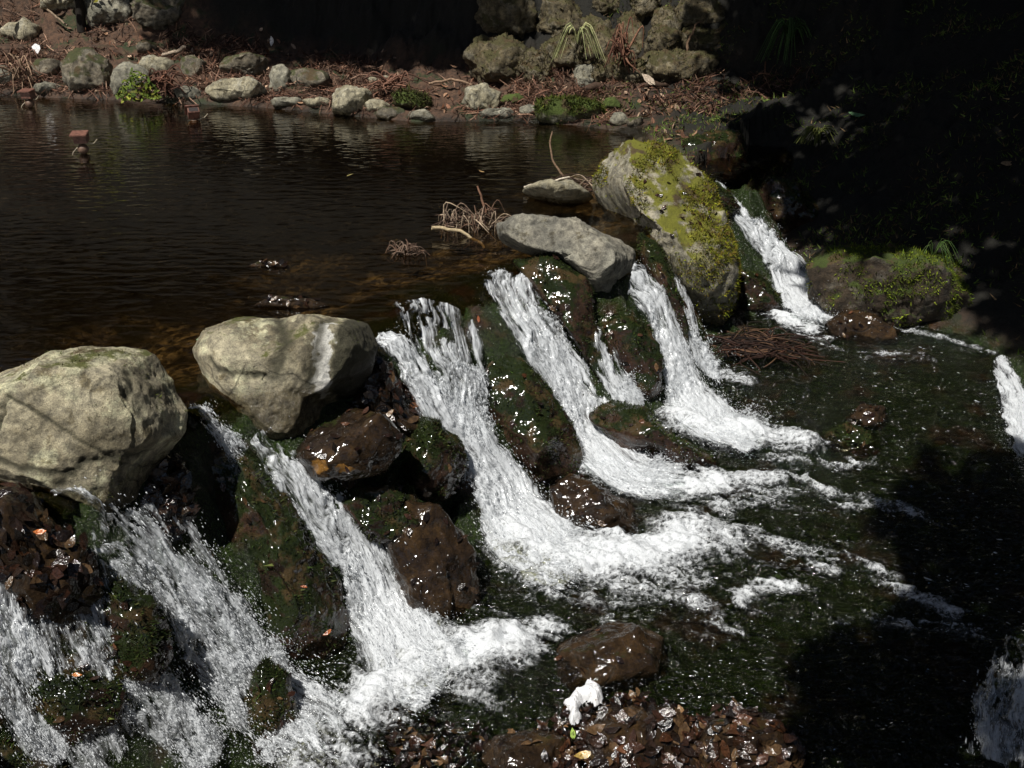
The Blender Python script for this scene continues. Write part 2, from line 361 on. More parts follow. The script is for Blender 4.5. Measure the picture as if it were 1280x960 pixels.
FOAM = [  # (polyline in the lower stream, half width m, strength)
    ([(455, 880), (520, 840), (590, 815), (640, 803)], .12, 1.1), ([(640, 800), (680, 788)], 0.087, 0.50), ([(560, 800), (610, 830), (590, 862)], 0.102, 0.48),
    ([(400, 930), (440, 950), (380, 960)], 0.102, 0.48),
    ([(650, 670), (720, 700), (800, 695), (850, 678)], .15, 1.25), ([(850, 665), (905, 680)], 0.131, 0.64), ([(840, 650), (870, 648), (915, 668)], 0.072, 0.64),
    ([(700, 720), (800, 735), (870, 722)], 0.087, 0.44), ([(640, 690), (690, 730)], 0.116, 0.44),
    ([(735, 575), (790, 600), (850, 608), (890, 602)], .10, 1.15), ([(890, 602), (965, 598)], 0.087, 0.64), ([(900, 632), (950, 622), (985, 612)], 0.072, 0.50),
    ([(850, 520), (900, 542), (940, 543)], .12, 1.2), ([(940, 545), (1005, 556)], 0.102, 0.68), ([(905, 468), (930, 475)], 0.072, 0.48),
    ([(980, 395), (1010, 408)], .09, 1.15), ([(1010, 405), (1045, 393)], 0.072, 0.64), ([(985, 405), (1030, 423)], 0.058, 0.52), ([(955, 318), (1000, 312)], 0.087, 0.60),
    ([(1045, 395), (1100, 405), (1170, 420), (1240, 440)], 0.036, 0.42), ([(1000, 420), (1080, 445), (1150, 440)], 0.036, 0.36),
    ([(960, 570), (1050, 582), (1090, 575)], 0.051, 0.40), ([(990, 590), (1040, 620), (1110, 630)], 0.051, 0.37), ([(1062, 632), (1082, 629)], 0.043, 0.64), ([(1125, 632), (1145, 640)], 0.043, 0.56),
    ([(927, 750), (937, 736), (965, 732), (990, 734)], 0.043, 0.68), ([(945, 670), (1000, 690), (1040, 712)], 0.058, 0.42),
    ([(1090, 705), (1130, 735), (1190, 768)], 0.058, 0.37), ([(1020, 690), (1080, 700), (1120, 718)], 0.043, 0.36), ([(870, 750), (915, 785)], 0.051, 0.34), ([(1060, 770), (1150, 780), (1230, 790)], 0.065, 0.32),
    ([(840, 740), (760, 752), (680, 742)], 0.072, 0.34),
]
sx = np.arange(-.95, 3.3, .0085); sy = np.arange(2.35, 7.3, .0085)
SX, SY = np.meshgrid(sx, sy, indexing='ij'); st_, ss_ = polydist(SX, SY, LIP)
Tm = np.interp(ss_, np.arange(len(LIPT)), LIPT)
Pf = np.c_[SX.ravel(), SY.ravel(), 0 * SX.ravel()]
fl = np.c_[Pf[:, 0] * .92 - Pf[:, 1] * .38, Pf[:, 0] * .38 + Pf[:, 1] * .92, 0 * Pf[:, 0]]
warp = fbm(fl * 4, 3, 21)
stre = fbm(np.c_[fl[:, 0] * 4 + warp, fl[:, 1] * 16 + warp * 1.5, fl[:, 2]], 4, 22).reshape(SX.shape)
bil = .6 + fbm(np.c_[fl[:, 0] * 7 + warp * .5, fl[:, 1] * 11, fl[:, 2]], 4, 23, .42).reshape(SX.shape)
foam = np.zeros(SX.shape); crash = np.zeros(SX.shape)
for pl, w, a in FOAM:
    q = np.array([on_low(u, v)[:2] for u, v in pl]); d, _ = polydist(SX, SY, q)
    e = a * np.exp(-(np.abs(d) / w) ** 2); foam = np.maximum(foam, e)
    if w > .1: crash = np.maximum(crash, np.exp(-(np.abs(d) / w) ** 2))
spk = sstep(.15, .6, fbm(np.c_[fl[:, 0] * 5 + warp, fl[:, 1] * 26 + warp * 2, fl[:, 2]], 5, 27, .62).reshape(SX.shape))
wide = np.zeros(SX.shape)
for pl, w, a in FOAM:
    d, _ = polydist(SX, SY, np.array([on_low(u, v)[:2] for u, v in pl])); wide = np.maximum(wide, np.exp(-(d / (w + .22)) ** 2))
grain = fbm(fl * 60, 2, 28).reshape(SX.shape)
foamv = np.clip(foam * 1.08 + .42 * stre * sstep(0, .3, foam) + spk * wide * .30 + .16 * grain * sstep(0, .5, foam + spk * wide * .5) - .04, 0, 1.25)
wave = .020 * stre + .010 * fbm(fl * 22, 3, 24).reshape(SX.shape)
SZ = low(SX, SY) + wave + foamv * (.004 + .010 * bil) + crash * (.02 + .034 * bil)
d2s, _ = polydist(SX, SY, LIP2)
SZ = SZ - .55 * sstep(.0, .4, d2s)
SF = grid_faces(len(sx), len(sy)); dbs = -polydist(SX, SY, SHORE)[0]
keep = ((st_ - Tm * .72).ravel()[SF].min(1) > 0) & (d2s.ravel()[SF].max(1) < .25) & (dbs.ravel()[SF].max(1) < .25)
tag(obj_np('stream_water', np.stack([SX, SY, SZ], -1).reshape(-1, 3), SF[keep], M['stream'], attrs=dict(foam=foamv)), kind='structure')

# ------------------------------------------------------------------ falling water
_oct = np.array([[1, 0, 0], [-1, 0, 0], [0, 1, 0], [0, -1, 0], [0, 0, 1], [0, 0, -1]], float)
_of = np.array([[0, 2, 4], [2, 1, 4], [1, 3, 4], [3, 0, 4], [2, 0, 5], [1, 2, 5], [3, 1, 5], [0, 3, 5]])
def blobs(P, r, d, el):
    v = _oct[None] * r[:, None, None]
    a = rng.normal(size=(len(P), 3)); a /= np.linalg.norm(a, axis=1)[:, None]
    b = np.cross(a, rng.normal(size=(len(P), 3))); b /= np.linalg.norm(b, axis=1)[:, None]; c = np.cross(a, b)
    v = v[..., 0:1] * a[:, None] + v[..., 1:2] * b[:, None] + v[..., 2:3] * c[:, None]
    v = v + d[:, None] * ((v * d[:, None]).sum(-1, keepdims=True)) * (el - 1)[:, None, None]
    return (v + P[:, None]).reshape(-1, 3), (_of[None] + 6 * np.arange(len(P))[:, None, None]).reshape(-1, 3)

def waterfall(label, path, dens=.5, top_clear=.15, n=9000, spray=.04, lift=.035, splash=1.0, group='white waterfalls of the weir'):
    C0 = np.array([hit(u, v, True) for u, v, w in path]); Wd = np.array([w * depth_of(p) / FPX / 2 for (u, v, w), p in zip(path, C0)])
    L = np.linalg.norm(np.diff(C0, axis=0), axis=1).sum(); ns = max(20, int(L / .007))
    C = spline(C0, ns); hw = np.interp(np.linspace(0, len(Wd) - 1, ns), np.arange(len(Wd)), Wd)
    n = int(n * .36); ds = L / ns; nw = max(16, int(2 * hw.max() / .006)); w = np.linspace(-1.12, 1.12, nw)
    tan = np.gradient(C, axis=0); tan[:, :2] = np.array([np.convolve(np.pad(tan[:, k], 12, 'edge'), np.ones(25) / 25, 'valid') for k in (0, 1)]).T
    cr = np.c_[tan[:, 1], -tan[:, 0]]; cr /= np.linalg.norm(cr, axis=1)[:, None] + 1e-9
    X = C[:, None, 0] + w[None] * hw[:, None] * cr[:, None, 0]; Y = C[:, None, 1] + w[None] * hw[:, None] * cr[:, None, 1]
    Z = np.maximum(.35 * height(X, Y) + .65 * height(X, Y, 0), low(X, Y))
    Sg = np.broadcast_to((np.arange(ns) * ds)[:, None], X.shape); Wg = w[None] * hw[:, None]
    sd = abs(hash_s(label)) % 50
    q = np.c_[Wg.ravel(), Sg.ravel(), 0 * Sg.ravel() + sd]
    wp = fbm(q * 7, 3, sd)
    rope = fbm(np.c_[q[:, 0] * 26 + wp * 1.3, q[:, 1] * 4.5, q[:, 2]], 4, sd + 1).reshape(X.shape)
    fine = fbm(np.c_[q[:, 0] * 70 + wp * 2, q[:, 1] * 26, q[:, 2]], 3, sd + 2).reshape(X.shape)
    edge = fbm(np.c_[q[:, 0] * 3, q[:, 1] * 9, q[:, 2]], 3, sd + 4).reshape(X.shape)
    t = Sg / L
    env = (1 - np.abs(w[None] * (1 + .25 * edge)) ** 3) * (1 - .85 * sstep(.86, 1.0, t + .06 * edge))
    D = (dens + .14) * env + .45 * rope + .22 * fine + .38 * t * (1 - sstep(.86, 1.0, t + .06 * edge)) - (top_clear + .14) * (1 - sstep(0, .35, t)) + .25 * rope * (1 - sstep(.1, .6, t))
    D = np.where(env < 0, -1, D)
    nx = np.stack([tan[:, 0], tan[:, 1]], -1); nx /= np.linalg.norm(nx, axis=1)[:, None] + 1e-9
    tl = polydist(X, Y, LIP)[0]; Z = np.maximum(Z, np.where(tl < .10, -1.6 * np.clip(tl + .06, 0, 1) ** 1.6 + .001, -9))
    k = np.ones(15) / 15
    Z = np.apply_along_axis(lambda a: np.convolve(np.pad(a, 7, 'edge'), k, 'valid'), 0, Z)
    off = lift * sstep(0, .15, t) * (1 - .5 * t) + np.clip(env, 0, 1) * .015 + .016 * rope + .007 * fine + .010
    V = np.stack([X + off * .6 * nx[:, None, 0], Y + off * .6 * nx[:, None, 1], Z + off * .8], -1)
    F = grid_faces(*X.shape); Df = D.ravel()[F]
    F = F[(Df.mean(1) > .02) & (V[..., 2].ravel()[F].max(1) < .04)]
    base = C[0] - np.array([0, 0, .02])
    root = tag(empty('waterfall', base), label, 'waterfall', group)
    white = np.clip(D, 0, 1.1) * sstep(.0, .3, env)
    def child(nm, V_, F_, mat, **k2):
        o = obj_np(nm, np.asarray(V_) - base, F_, mat, parent=root, **k2); return o
    child('water_sheet', V.reshape(-1, 3), F, M['fall'], attrs=dict(white=white, fs=Sg, fw=Wg + .02 * wp.reshape(X.shape), fid=np.full(X.shape, sd * 1.7)))
    # frozen drops and strands riding on and leaping off the sheet
    Vf = V.reshape(-1, 3); T3 = np.broadcast_to((tan / (np.linalg.norm(tan, axis=1)[:, None] + 1e-9))[:, None], V.shape).reshape(-1, 3)
    pr = np.clip(D.ravel() - .05, 0, 1) ** 1.2 * (.35 + t.ravel()) * np.repeat(hw, nw)
    idx = rng.choice(len(pr), n, p=pr / pr.sum())
    up = np.c_[nx[idx // nw] * .6, np.full(n, .8)]
    P = Vf[idx] + up * rng.exponential(.005, n)[:, None] + rng.normal(size=(n, 3)) * .004
    r = .0011 * np.exp(rng.normal(0, .4, n)); el = rng.uniform(2, 8, n)
    # edge spray
    ne = int(n * .34); pe = (np.clip(D.ravel(), 0, 1) * (np.abs(np.tile(w, ns)) > .55) * (t.ravel() + .1)); ie = rng.choice(len(pe), ne, p=pe / pe.sum())
    sgn = np.sign(np.tile(w, ns)[ie]); cr3 = np.c_[cr[ie // nw] * sgn[:, None], np.zeros(ne)]
    e1 = rng.exponential(spray * .5, ne)[:, None]
    Pe = Vf[ie] + cr3 * e1 + np.c_[nx[ie // nw] * .6, np.full(ne, .8)] * rng.exponential(spray * .45, ne)[:, None] + rng.normal(size=(ne, 3)) * .006
    re = .0013 * np.exp(rng.normal(0, .45, ne)); ee = rng.uniform(1, 4.5, ne)
    # splash thrown up at the foot
    nf = int(n * .3 * splash); i2 = rng.choice(len(pr), nf, p=(pr * (t.ravel() > .8)) / (pr * (t.ravel() > .8)).sum()) if nf else np.zeros(0, int)
    d3 = rng.normal(size=(nf, 3)); d3[:, 2] = np.abs(d3[:, 2]) * .8 + .2; d3 += np.c_[nx[i2 // nw] * .9, np.zeros(nf)]
    Pf2 = Vf[i2] + d3 * rng.exponential(.035, nf)[:, None]; rf = .0014 * np.exp(rng.normal(0, .45, nf))
    bv, bf = blobs(np.vstack([P, Pe, Pf2]), np.concatenate([r, re, rf]), np.vstack([T3[idx], T3[ie], T3[i2] if nf else np.zeros((0, 3))]), np.concatenate([el, ee, np.ones(nf)]))
    tag(child('spray', bv, bf, M['drop']), kind='stuff')
    return root
def hash_s(s):
    h = 7
    for ch in s: h = (h * 31 + ord(ch)) % 100003
    return h

waterfall('broad white fall pouring from under the leftmost boulder to the bottom edge', [(60, 628, 60), (120, 670, 75), (185, 735, 90), (250, 795, 105), (310, 850, 120), (370, 905, 120), (425, 955, 100)], .07, .1, 14000, .06)
waterfall('thin broken fall at the left edge spilling over red brown leaves', [(-20, 690, 60), (5, 760, 60), (20, 830, 70), (45, 900, 80), (85, 960, 90)], .18, .1, 6000, .05)
waterfall('short ragged fall between two mossy lumps below the leftmost boulder', [(100, 770, 50), (140, 830, 60), (185, 870, 70), (228, 920, 64), (268, 965, 64)], .10, .1, 6000, .05)
waterfall('white chute beginning under the second boulder and ending in a round patch of foam', [(318, 545, 22), (350, 590, 45), (400, 650, 62), (440, 710, 78), (480, 770, 100), (520, 830, 120), (560, 850, 120)], .50, .1, 13000, .045)
waterfall('narrow trickle over dark moss right of the leftmost boulder', [(240, 520, 14), (256, 545, 18), (280, 575, 22), (305, 602, 24)], -.02, .1, 2000, .02, splash=.1)
waterfall('thick white fall right of the brown leafy rocks, longest of the weir', [(470, 428, 26), (505, 470, 46), (545, 525, 66), (590, 585, 84), (635, 640, 104), (680, 690, 120), (730, 708, 110)], .62, .1, 16000, .05)
waterfall('thin grey veil of water joining the longest fall from above', [(545, 385, 110), (555, 430, 110), (568, 480, 90), (585, 530, 60), (605, 570, 46)], .16, .05, 5000, .02, splash=0)
waterfall('double headed white fall below the flat grey rock', [(648, 350, 90), (655, 395, 100), (680, 450, 84), (715, 505, 66), (742, 555, 80), (790, 598, 90), (850, 605, 80)], .50, .12, 14000, .05)
waterfall('thin splashing trickle between the two dark mossy rocks in midstream', [(735, 410, 22), (755, 455, 34), (775, 490, 40), (800, 505, 30)], .22, .1, 2500, .05)
waterfall('white fall emerging beneath the right end of the flat grey rock', [(785, 352, 46), (815, 400, 58), (840, 450, 62), (862, 500, 70), (895, 535, 84), (950, 548, 76)], .58, .1, 12000, .06)
waterfall('small side fall at the foot of the big yellow mossy boulder', [(848, 360, 20), (862, 400, 34), (872, 440, 40), (895, 468, 50)], .30, .1, 3500, .05, splash=.5)
waterfall('far cascade behind the big yellow mossy boulder', [(898, 232, 14), (922, 266, 44), (952, 306, 62), (982, 346, 66), (1008, 384, 66), (1026, 408, 60)], .46, .15, 8000, .06)
waterfall('thin clear veil sliding over green rock just right of the broad bottom left fall', [(150, 650, 130), (195, 700, 120), (240, 760, 100), (285, 815, 110), (330, 865, 110)], -.08, .0, 5000, .05)
waterfall('streaky veil running over the red brown leafy rock at the left edge', [(45, 680, 130), (62, 735, 140), (88, 790, 140), (120, 850, 140), (160, 915, 130)], -.10, .0, 5000, .05)
waterfall('short white fall dropping at the right edge, the upper one', [(1246, 446, 20), (1262, 490, 34), (1278, 535, 46), (1300, 580, 60)], .45, .1, 4000, .04, splash=.2)
waterfall('glassy streaked sheet of water dropping at the lower right corner', [(1272, 800, 50), (1268, 850, 70), (1262, 900, 90), (1258, 960, 100)], -.08, .0, 3000, .02, splash=0)

# ------------------------------------------------------------------ rocks
_ico = {}
def ico(n):
    if n not in _ico:
        bm = bmesh.new(); bmesh.ops.create_icosphere(bm, subdivisions=n, radius=1); bm.verts.ensure_lookup_table()
        _ico[n] = (np.array([v.co[:] for v in bm.verts]), np.array([[v.index for v in f.verts] for f in bm.faces])); bm.free()
    return _ico[n]

def outline_radius(poly, th):
    P = np.asarray(poly, float); x0, y0 = (P.max(0) + P.min(0)) / 2
    A = P - (x0, y0); A[:, 1] *= -1; B = np.roll(A, -1, 0)
    r = np.zeros(th.shape); dx, dy = np.cos(th), np.sin(th)
    for a, b in zip(A, B):
        e = b - a; den = dx * e[1] - dy * e[0]; den = np.where(np.abs(den) < 1e-9, 1e-9, den)
        tt = (a[0] * e[1] - a[1] * e[0]) / den; uu = (a[0] * dy - a[1] * dx) / den
        r = np.where((tt > 0) & (uu >= -1e-6) & (uu <= 1 + 1e-6), np.maximum(r, tt), r)
    return (x0, y0), r

ROCKS = []
def rock(name, label, cat, mat, poly, thick=.8, sub=5, seed=0, facets=7, rough=.05, group=None, depth=None, lift=0.0, fine=.012, back=.35, sharp=.8, dmul=1.0, carve=(), paint=None, chips=1.0):
    V0, F = ico(sub); rs = np.random.default_rng(seed * 7 + 11)
    d = V0.copy()
    for k in range(facets):
        n = rs.normal(size=3); n[2] = abs(n[2]) * .8 + .35; n /= np.linalg.norm(n); c = rs.uniform(.62, .86)
        d -= n * np.maximum(0, d @ n - c)[:, None] * .93
    th = np.arctan2(V0[:, 1], V0[:, 0]); (cx, cy), _ = outline_radius(poly, np.zeros(1))
    tg = np.linspace(-np.pi, np.pi, 721); (_, _), rg = outline_radius(poly, tg)
    kk = np.exp(-np.linspace(-2, 2, 17) ** 2); rg = np.convolve(np.r_[rg[-9:-1], rg, rg[1:9]], kk / kk.sum(), 'valid')
    rr = np.interp(th, tg, rg)
    rho = np.hypot(d[:, 0], d[:, 1]); rho = np.where(rho > 1e-6, rho ** sharp / np.maximum(rho, 1e-6) * 1.0, 1.0)
    P = np.asarray(poly, float); w_px = np.ptp(P[:, 0]); h_px = np.ptp(P[:, 1])
    if depth is None:
        bu = P[np.argsort(P[:, 1])[-3:]].mean(0); g = hit(bu[0], bu[1] - .06 * h_px)
        depth = depth_of(g) * dmul
    sc = depth / FPX; tk = thick * min(w_px, h_px * 1.4) * sc / 2
    ctr = at(cx, cy, depth + back * tk)
    sc = (depth + back * tk) / FPX
    rr = rr * 1.04
    loc = np.c_[d[:, 0] * rho * rr * sc, d[:, 1] * rho * rr * sc, d[:, 2] * tk]
    size = max(w_px, h_px) * sc
    rad = V0 * np.array([1, 1, .8])
    q = loc / size * 3.2 + seed * 5.3
    disp = fbm(q, 3, seed) * rough * size + fbm(q * 7, 4, seed + 5, .6) * fine * size - np.abs(fbm(q * 1.7, 3, seed + 9)) * rough * .35 * size
    for kc, am in ((int(26 + 10 * chips), .16), (170, .06)):
        cc = V0[rs.integers(0, len(V0), kc)] + rs.normal(size=(kc, 3)) * .02; g = rs.normal(size=(kc, 3)); wq = V0 + .10 * np.c_[fbm(q * 2, 3, 61), fbm(q * 2, 3, 62), fbm(q * 2, 3, 63)]
        D2 = np.stack([((wq - c_) ** 2).sum(1) for c_ in cc], 1); i1 = D2.argmin(1); d1 = np.sqrt(D2[np.arange(len(V0)), i1]); D2[np.arange(len(V0)), i1] = 9; dsec = np.sqrt(D2.min(1))
        disp = disp + chips * am * (rough + .01) * size * ((wq - cc[i1]) * g[i1]).sum(1) * kc ** .5 * .30 * sstep(0, .05, dsec - d1)
    loc = loc + rad * disp[:, None]
    U = cx + loc[:, 0] / sc; Vv = cy - loc[:, 1] / sc; front = sstep(-.1, .15, d[:, 2]); att = dict(streak=np.zeros(len(U)), dirt=np.zeros(len(U)), ochre=np.zeros(len(U)))
    wob = 4 * fbm(q * 6, 3, 77)
    for pl, wpx, dp in carve:
        dd, _ = polydist(U + wob, Vv + wob, np.array(pl, float)); e = np.exp(-(dd / wpx) ** 2) * front
        loc = loc - rad * (e * dp * size)[:, None]; att['dirt'] = np.maximum(att['dirt'], e * .9)
    if paint: paint(U + wob * .8, Vv + wob, front, att, q)
    Wd = ctr + loc[:, :1] * RT + loc[:, 1:2] * UP - loc[:, 2:3] * FWD
    base = Wd.mean(0); base[2] = Wd[:, 2].min()
    o = tag(obj_np(name, Wd, F, M[mat], loc=base, attrs=att if (carve or paint) else None), label, cat, group)
    ROCKS.append((o, Wd, F)); return o

def bb(x0, y0, x1, y1, seed=0, n=11):
    rs = np.random.default_rng(seed + 100); a = np.sort(np.linspace(0, 2 * np.pi, n, endpoint=False) + rs.uniform(-.2, .2, n))
    cx, cy, w, h = (x0 + x1) / 2, (y0 + y1) / 2, (x1 - x0) / 2, (y1 - y0) / 2
    c, s = np.cos(a), np.sin(a); k = (np.abs(c) ** 3.2 + np.abs(s) ** 3.2) ** (-1 / 3.2) * rs.uniform(.9, 1.05, n)
    return np.c_[cx + w * c * k, cy + h * s * k]

def paint2(U, V, front, att, q):
    sx_ = 424 - .06 * (V - 440); att['streak'] = np.exp(-((U - sx_ + 10) / 13) ** 2) * sstep(395, 410, V) * sstep(512, 480, V) * (.95 + .8 * fbm(q * 5, 3, 6))
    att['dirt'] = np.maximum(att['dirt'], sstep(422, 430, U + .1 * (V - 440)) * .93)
left_boulder = rock('boulder', 'large pale boulder with cracks and moss patches, leftmost on the weir', 'boulder', 'bould', [(-45, 560), (-35, 490), (5, 463), (60, 449), (110, 436), (150, 433), (180, 444), (205, 473), (223, 510), (223, 540), (207, 565), (184, 590), (168, 628), (132, 652), (80, 655), (28, 645), (-10, 620)], .9, 7, 1, 8, .02, 'boulders sitting on the weir', back=.5, carve=[([(26, 568), (32, 535), (46, 495)], 3, .022), ([(44, 492), (90, 520), (150, 560), (165, 575)], 2.4, .013), ([(0, 560), (60, 580), (120, 590)], 5, .012), ([(168, 460), (180, 480), (178, 500)], 2, .006), ([(100, 600), (140, 570), (190, 565)], 5, .012)], chips=.8, fine=.005)
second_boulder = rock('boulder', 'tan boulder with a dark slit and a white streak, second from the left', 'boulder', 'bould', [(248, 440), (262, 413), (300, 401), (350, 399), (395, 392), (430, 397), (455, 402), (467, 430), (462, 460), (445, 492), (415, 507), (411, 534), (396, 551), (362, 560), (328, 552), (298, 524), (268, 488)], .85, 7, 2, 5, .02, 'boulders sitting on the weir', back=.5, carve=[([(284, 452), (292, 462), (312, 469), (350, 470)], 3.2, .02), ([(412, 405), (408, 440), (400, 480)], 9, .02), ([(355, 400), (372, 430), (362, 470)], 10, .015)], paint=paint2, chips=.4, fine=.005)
flat_boulder = rock('boulder', 'flat grey boulder overhanging two white falls in the middle of the weir', 'boulder', 'flat', [(626, 285), (645, 271), (680, 274), (730, 274), (765, 289), (797, 310), (801, 328), (796, 345), (762, 369), (730, 363), (705, 337), (690, 320), (655, 314), (630, 304)], .9, 6, 3, 6, .04, 'boulders sitting on the weir', back=.2)
moss_boulder = rock('boulder', 'biggest boulder, pale stone draped with yellow green moss', 'boulder', 'mossy', [(742, 224), (765, 196), (785, 180), (805, 187), (830, 189), (860, 214), (885, 244), (900, 274), (913, 310), (920, 340), (916, 372), (906, 398), (892, 412), (866, 405), (832, 362), (800, 316), (772, 272), (750, 244)], 1.3, 6, 4, 2, .03, 'boulders sitting on the weir', back=.3)
slab = rock('rock', 'thin pale slab lying in the water left of the biggest mossy boulder', 'rock', 'pale', [(654, 238), (680, 228), (712, 227), (742, 248), (722, 255), (690, 254), (668, 247)], 2.6, 5, 5, 3, .03, depth=depth_of(on_z(697, 254)), back=0)

WR = 'wet rocks on the weir face'
rock('wet_rock', 'leaf covered wet brown rock touching the second boulder', 'rock', 'wetb', [(398, 508), (440, 470), (458, 454), (490, 457), (515, 480), (527, 515), (522, 537), (500, 547), (440, 532)], .8, 5, 6, 6, .07, WR)
rock('wet_rock', 'shiny brown slab with an ochre patch, below the second boulder', 'rock', 'wetb', [(364, 573), (385, 549), (405, 530), (440, 511), (480, 519), (501, 540), (499, 565), (470, 591), (430, 601), (395, 599)], .9, 5, 7, 7, .05, WR, back=-.2, paint=lambda U, V, fr, att, q: att.update(ochre=fr * np.maximum(np.exp(-((U - 408) / 14) ** 2 - ((V - 578) / 11) ** 2), np.exp(-((U - 438) / 14) ** 2 - ((V - 583) / 6) ** 2))))
rock('wet_rock', 'dark rock with a bright moss rim beside the longest fall', 'rock', 'wetg', [(488, 540), (515, 524), (545, 529), (570, 544), (584, 570), (581, 592), (560, 622), (530, 626), (505, 602), (490, 570)], .9, 5, 8, 5, .06, WR, back=-.1)
rock('wet_rock', 'dim wet rock tucked in the hollow under the brown slab', 'rock', 'wetg', [(420, 625), (450, 596), (490, 590), (520, 612), (535, 650), (500, 680), (460, 670), (430, 650)], .8, 5, 9, 6, .06, WR, back=.3)
rock('wet_rock', 'tall glistening brown rock standing between the chute and the longest fall', 'rock', 'wetb', [(480, 660), (505, 632), (540, 630), (568, 655), (590, 692), (598, 740), (592, 790), (550, 800), (515, 775), (490, 710)], .8, 5, 10, 6, .06, WR)
rock('wet_rock', 'large domed mossy rock dividing the longest fall from the double headed fall', 'rock', 'wetg', [(588, 470), (615, 454), (650, 449), (685, 480), (711, 520), (724, 560), (717, 592), (690, 608), (668, 604), (638, 562), (603, 522)], .8, 5, 11, 5, .05, WR, back=.1)
rock('wet_rock', 'dark mossy rock just below the tip of the flat grey boulder', 'rock', 'wetg', [(738, 412), (760, 384), (787, 384), (807, 410), (827, 450), (832, 492), (815, 512), (780, 482), (748, 452)], .7, 5, 12, 5, .06, WR)
rock('wet_rock', 'low mossy rock splitting the foam at the foot of the middle falls', 'rock', 'wetg', [(738, 520), (770, 499), (805, 509), (840, 544), (890, 569), (902, 583), (860, 592), (810, 577), (773, 562)], .9, 5, 13, 5, .05, WR)
rock('wet_rock', 'brown half drowned rock at the foot of the large domed mossy rock', 'rock', 'wetb', [(688, 610), (715, 594), (750, 604), (792, 635), (802, 666), (760, 674), (715, 667), (693, 642)], .8, 5, 14, 5, .06, WR)
rock('wet_rock', 'long dark green rock face left of the chute', 'rock', 'wetg', [(222, 560), (260, 536), (310, 562), (350, 612), (390, 662), (412, 712), (440, 790), (446, 832), (415, 862), (380, 852), (328, 802), (278, 742), (238, 682), (222, 612)], .55, 6, 15, 4, .03, WR, back=.15)
rock('wet_rock', 'red brown leaf plastered rock at the left edge under the leftmost boulder', 'rock', 'wetb', [(-45, 622), (20, 606), (70, 660), (106, 700), (122, 750), (90, 782), (40, 782), (-35, 762)], .7, 5, 16, 5, .05, WR, back=.3)
rock('wet_rock', 'reddish wet rock wedged under the right side of the leftmost boulder', 'rock', 'wetb', [(148, 622), (165, 590), (200, 563), (227, 580), (238, 640), (216, 694), (180, 662)], .7, 5, 17, 5, .07, WR)
rock('wet_rock', 'small mossy lump inside the broad bottom left fall, the upper one', 'rock', 'wetg', [(108, 760), (150, 728), (190, 758), (212, 800), (202, 852), (170, 862), (128, 822)], .7, 5, 18, 5, .07, WR)
rock('wet_rock', 'green and brown rock near the lower left corner between thin falls', 'rock', 'wetg', [(0, 802), (50, 778), (110, 798), (147, 850), (152, 902), (100, 934), (28, 892)], .7, 5, 19, 5, .06, WR)
rock('wet_rock', 'narrow mossy rock poking through white water at the bottom of the broad fall', 'rock', 'wetg', [(305, 862), (330, 826), (358, 850), (372, 900), (358, 950), (318, 962), (298, 920)], .7, 5, 20, 5, .06, WR)
rock('wet_rock', 'black green mossy rock in the very bottom left corner', 'rock', 'wetg', [(-45, 932), (10, 920), (40, 934), (78, 972), (60, 1002), (-45, 1002)], .8, 5, 21, 5, .05, WR)
rock('wet_rock', 'curved mossy ridge below the left end of the flat grey boulder', 'rock', 'wetg', [(638, 330), (690, 320), (728, 345), (748, 385), (760, 430), (772, 480), (760, 500), (742, 470), (722, 428), (702, 392), (668, 366)], .6, 5, 22, 4, .04, WR, back=.5)
rock('wet_rock', 'slim dark ridge between the flat boulder fall and the side fall', 'rock', 'wetg', [(798, 290), (825, 308), (842, 350), (860, 400), (868, 440), (858, 455), (842, 420), (824, 372), (802, 330)], .8, 5, 23, 4, .05, WR, back=.4)
rock('wet_rock', 'round brown rock in the lower stream right of the foam patch', 'rock', 'wetb', [(698, 812), (740, 785), (790, 779), (830, 800), (834, 842), (800, 867), (740, 874), (703, 852)], .9, 5, 24, 6, .05, WR)
rock('wet_rock', 'black rock with a green cap beside the far cascade', 'rock', 'wetg', [(908, 352), (922, 338), (948, 346), (974, 370), (982, 392), (950, 404), (918, 399)], .6, 5, 25, 5, .06, WR)
rock('wet_rock', 'small black glistening rock at the foot of the far cascade', 'rock', 'wetb', [(1034, 402), (1060, 387), (1095, 394), (1124, 410), (1121, 429), (1080, 437), (1044, 427)], .9, 5, 26, 5, .05, WR)
rock('wet_rock', 'dark mossy rock where pool and right bank meet, behind the biggest boulder', 'rock', 'wetg', [(838, 190), (850, 165), (890, 158), (925, 175), (945, 210), (930, 235), (895, 232), (860, 215)], .9, 5, 34, 5, .07, WR)
rock('wet_rock', 'half hidden dark rock on the right bank above the far cascade', 'rock', 'wetg', [(940, 250), (960, 225), (1000, 230), (1030, 262), (1020, 292), (985, 300), (955, 285)], .9, 5, 35, 5, .07, WR)
rock('wet_rock', 'dark brown leaf covered rock at the bottom edge below the white froth clump', 'rock', 'wetb', [(735, 920), (760, 892), (800, 885), (845, 890), (868, 920), (862, 975), (800, 990), (745, 970)], .9, 5, 36, 6, .06, WR, back=0)
rock('wet_rock', 'leaf covered brown lump at the bottom edge, right end of the leaf drift', 'rock', 'wetb', [(872, 930), (890, 900), (925, 890), (965, 898), (992, 925), (1000, 970), (930, 990), (880, 975)], .9, 5, 37, 6, .06, WR, back=0)
rock('wet_rock', 'low brown rock at the bottom edge left of the white froth clump', 'rock', 'wetb', [(590, 950), (620, 925), (665, 918), (705, 925), (720, 955), (700, 985), (620, 985)], .9, 5, 38, 6, .06, WR, back=0)
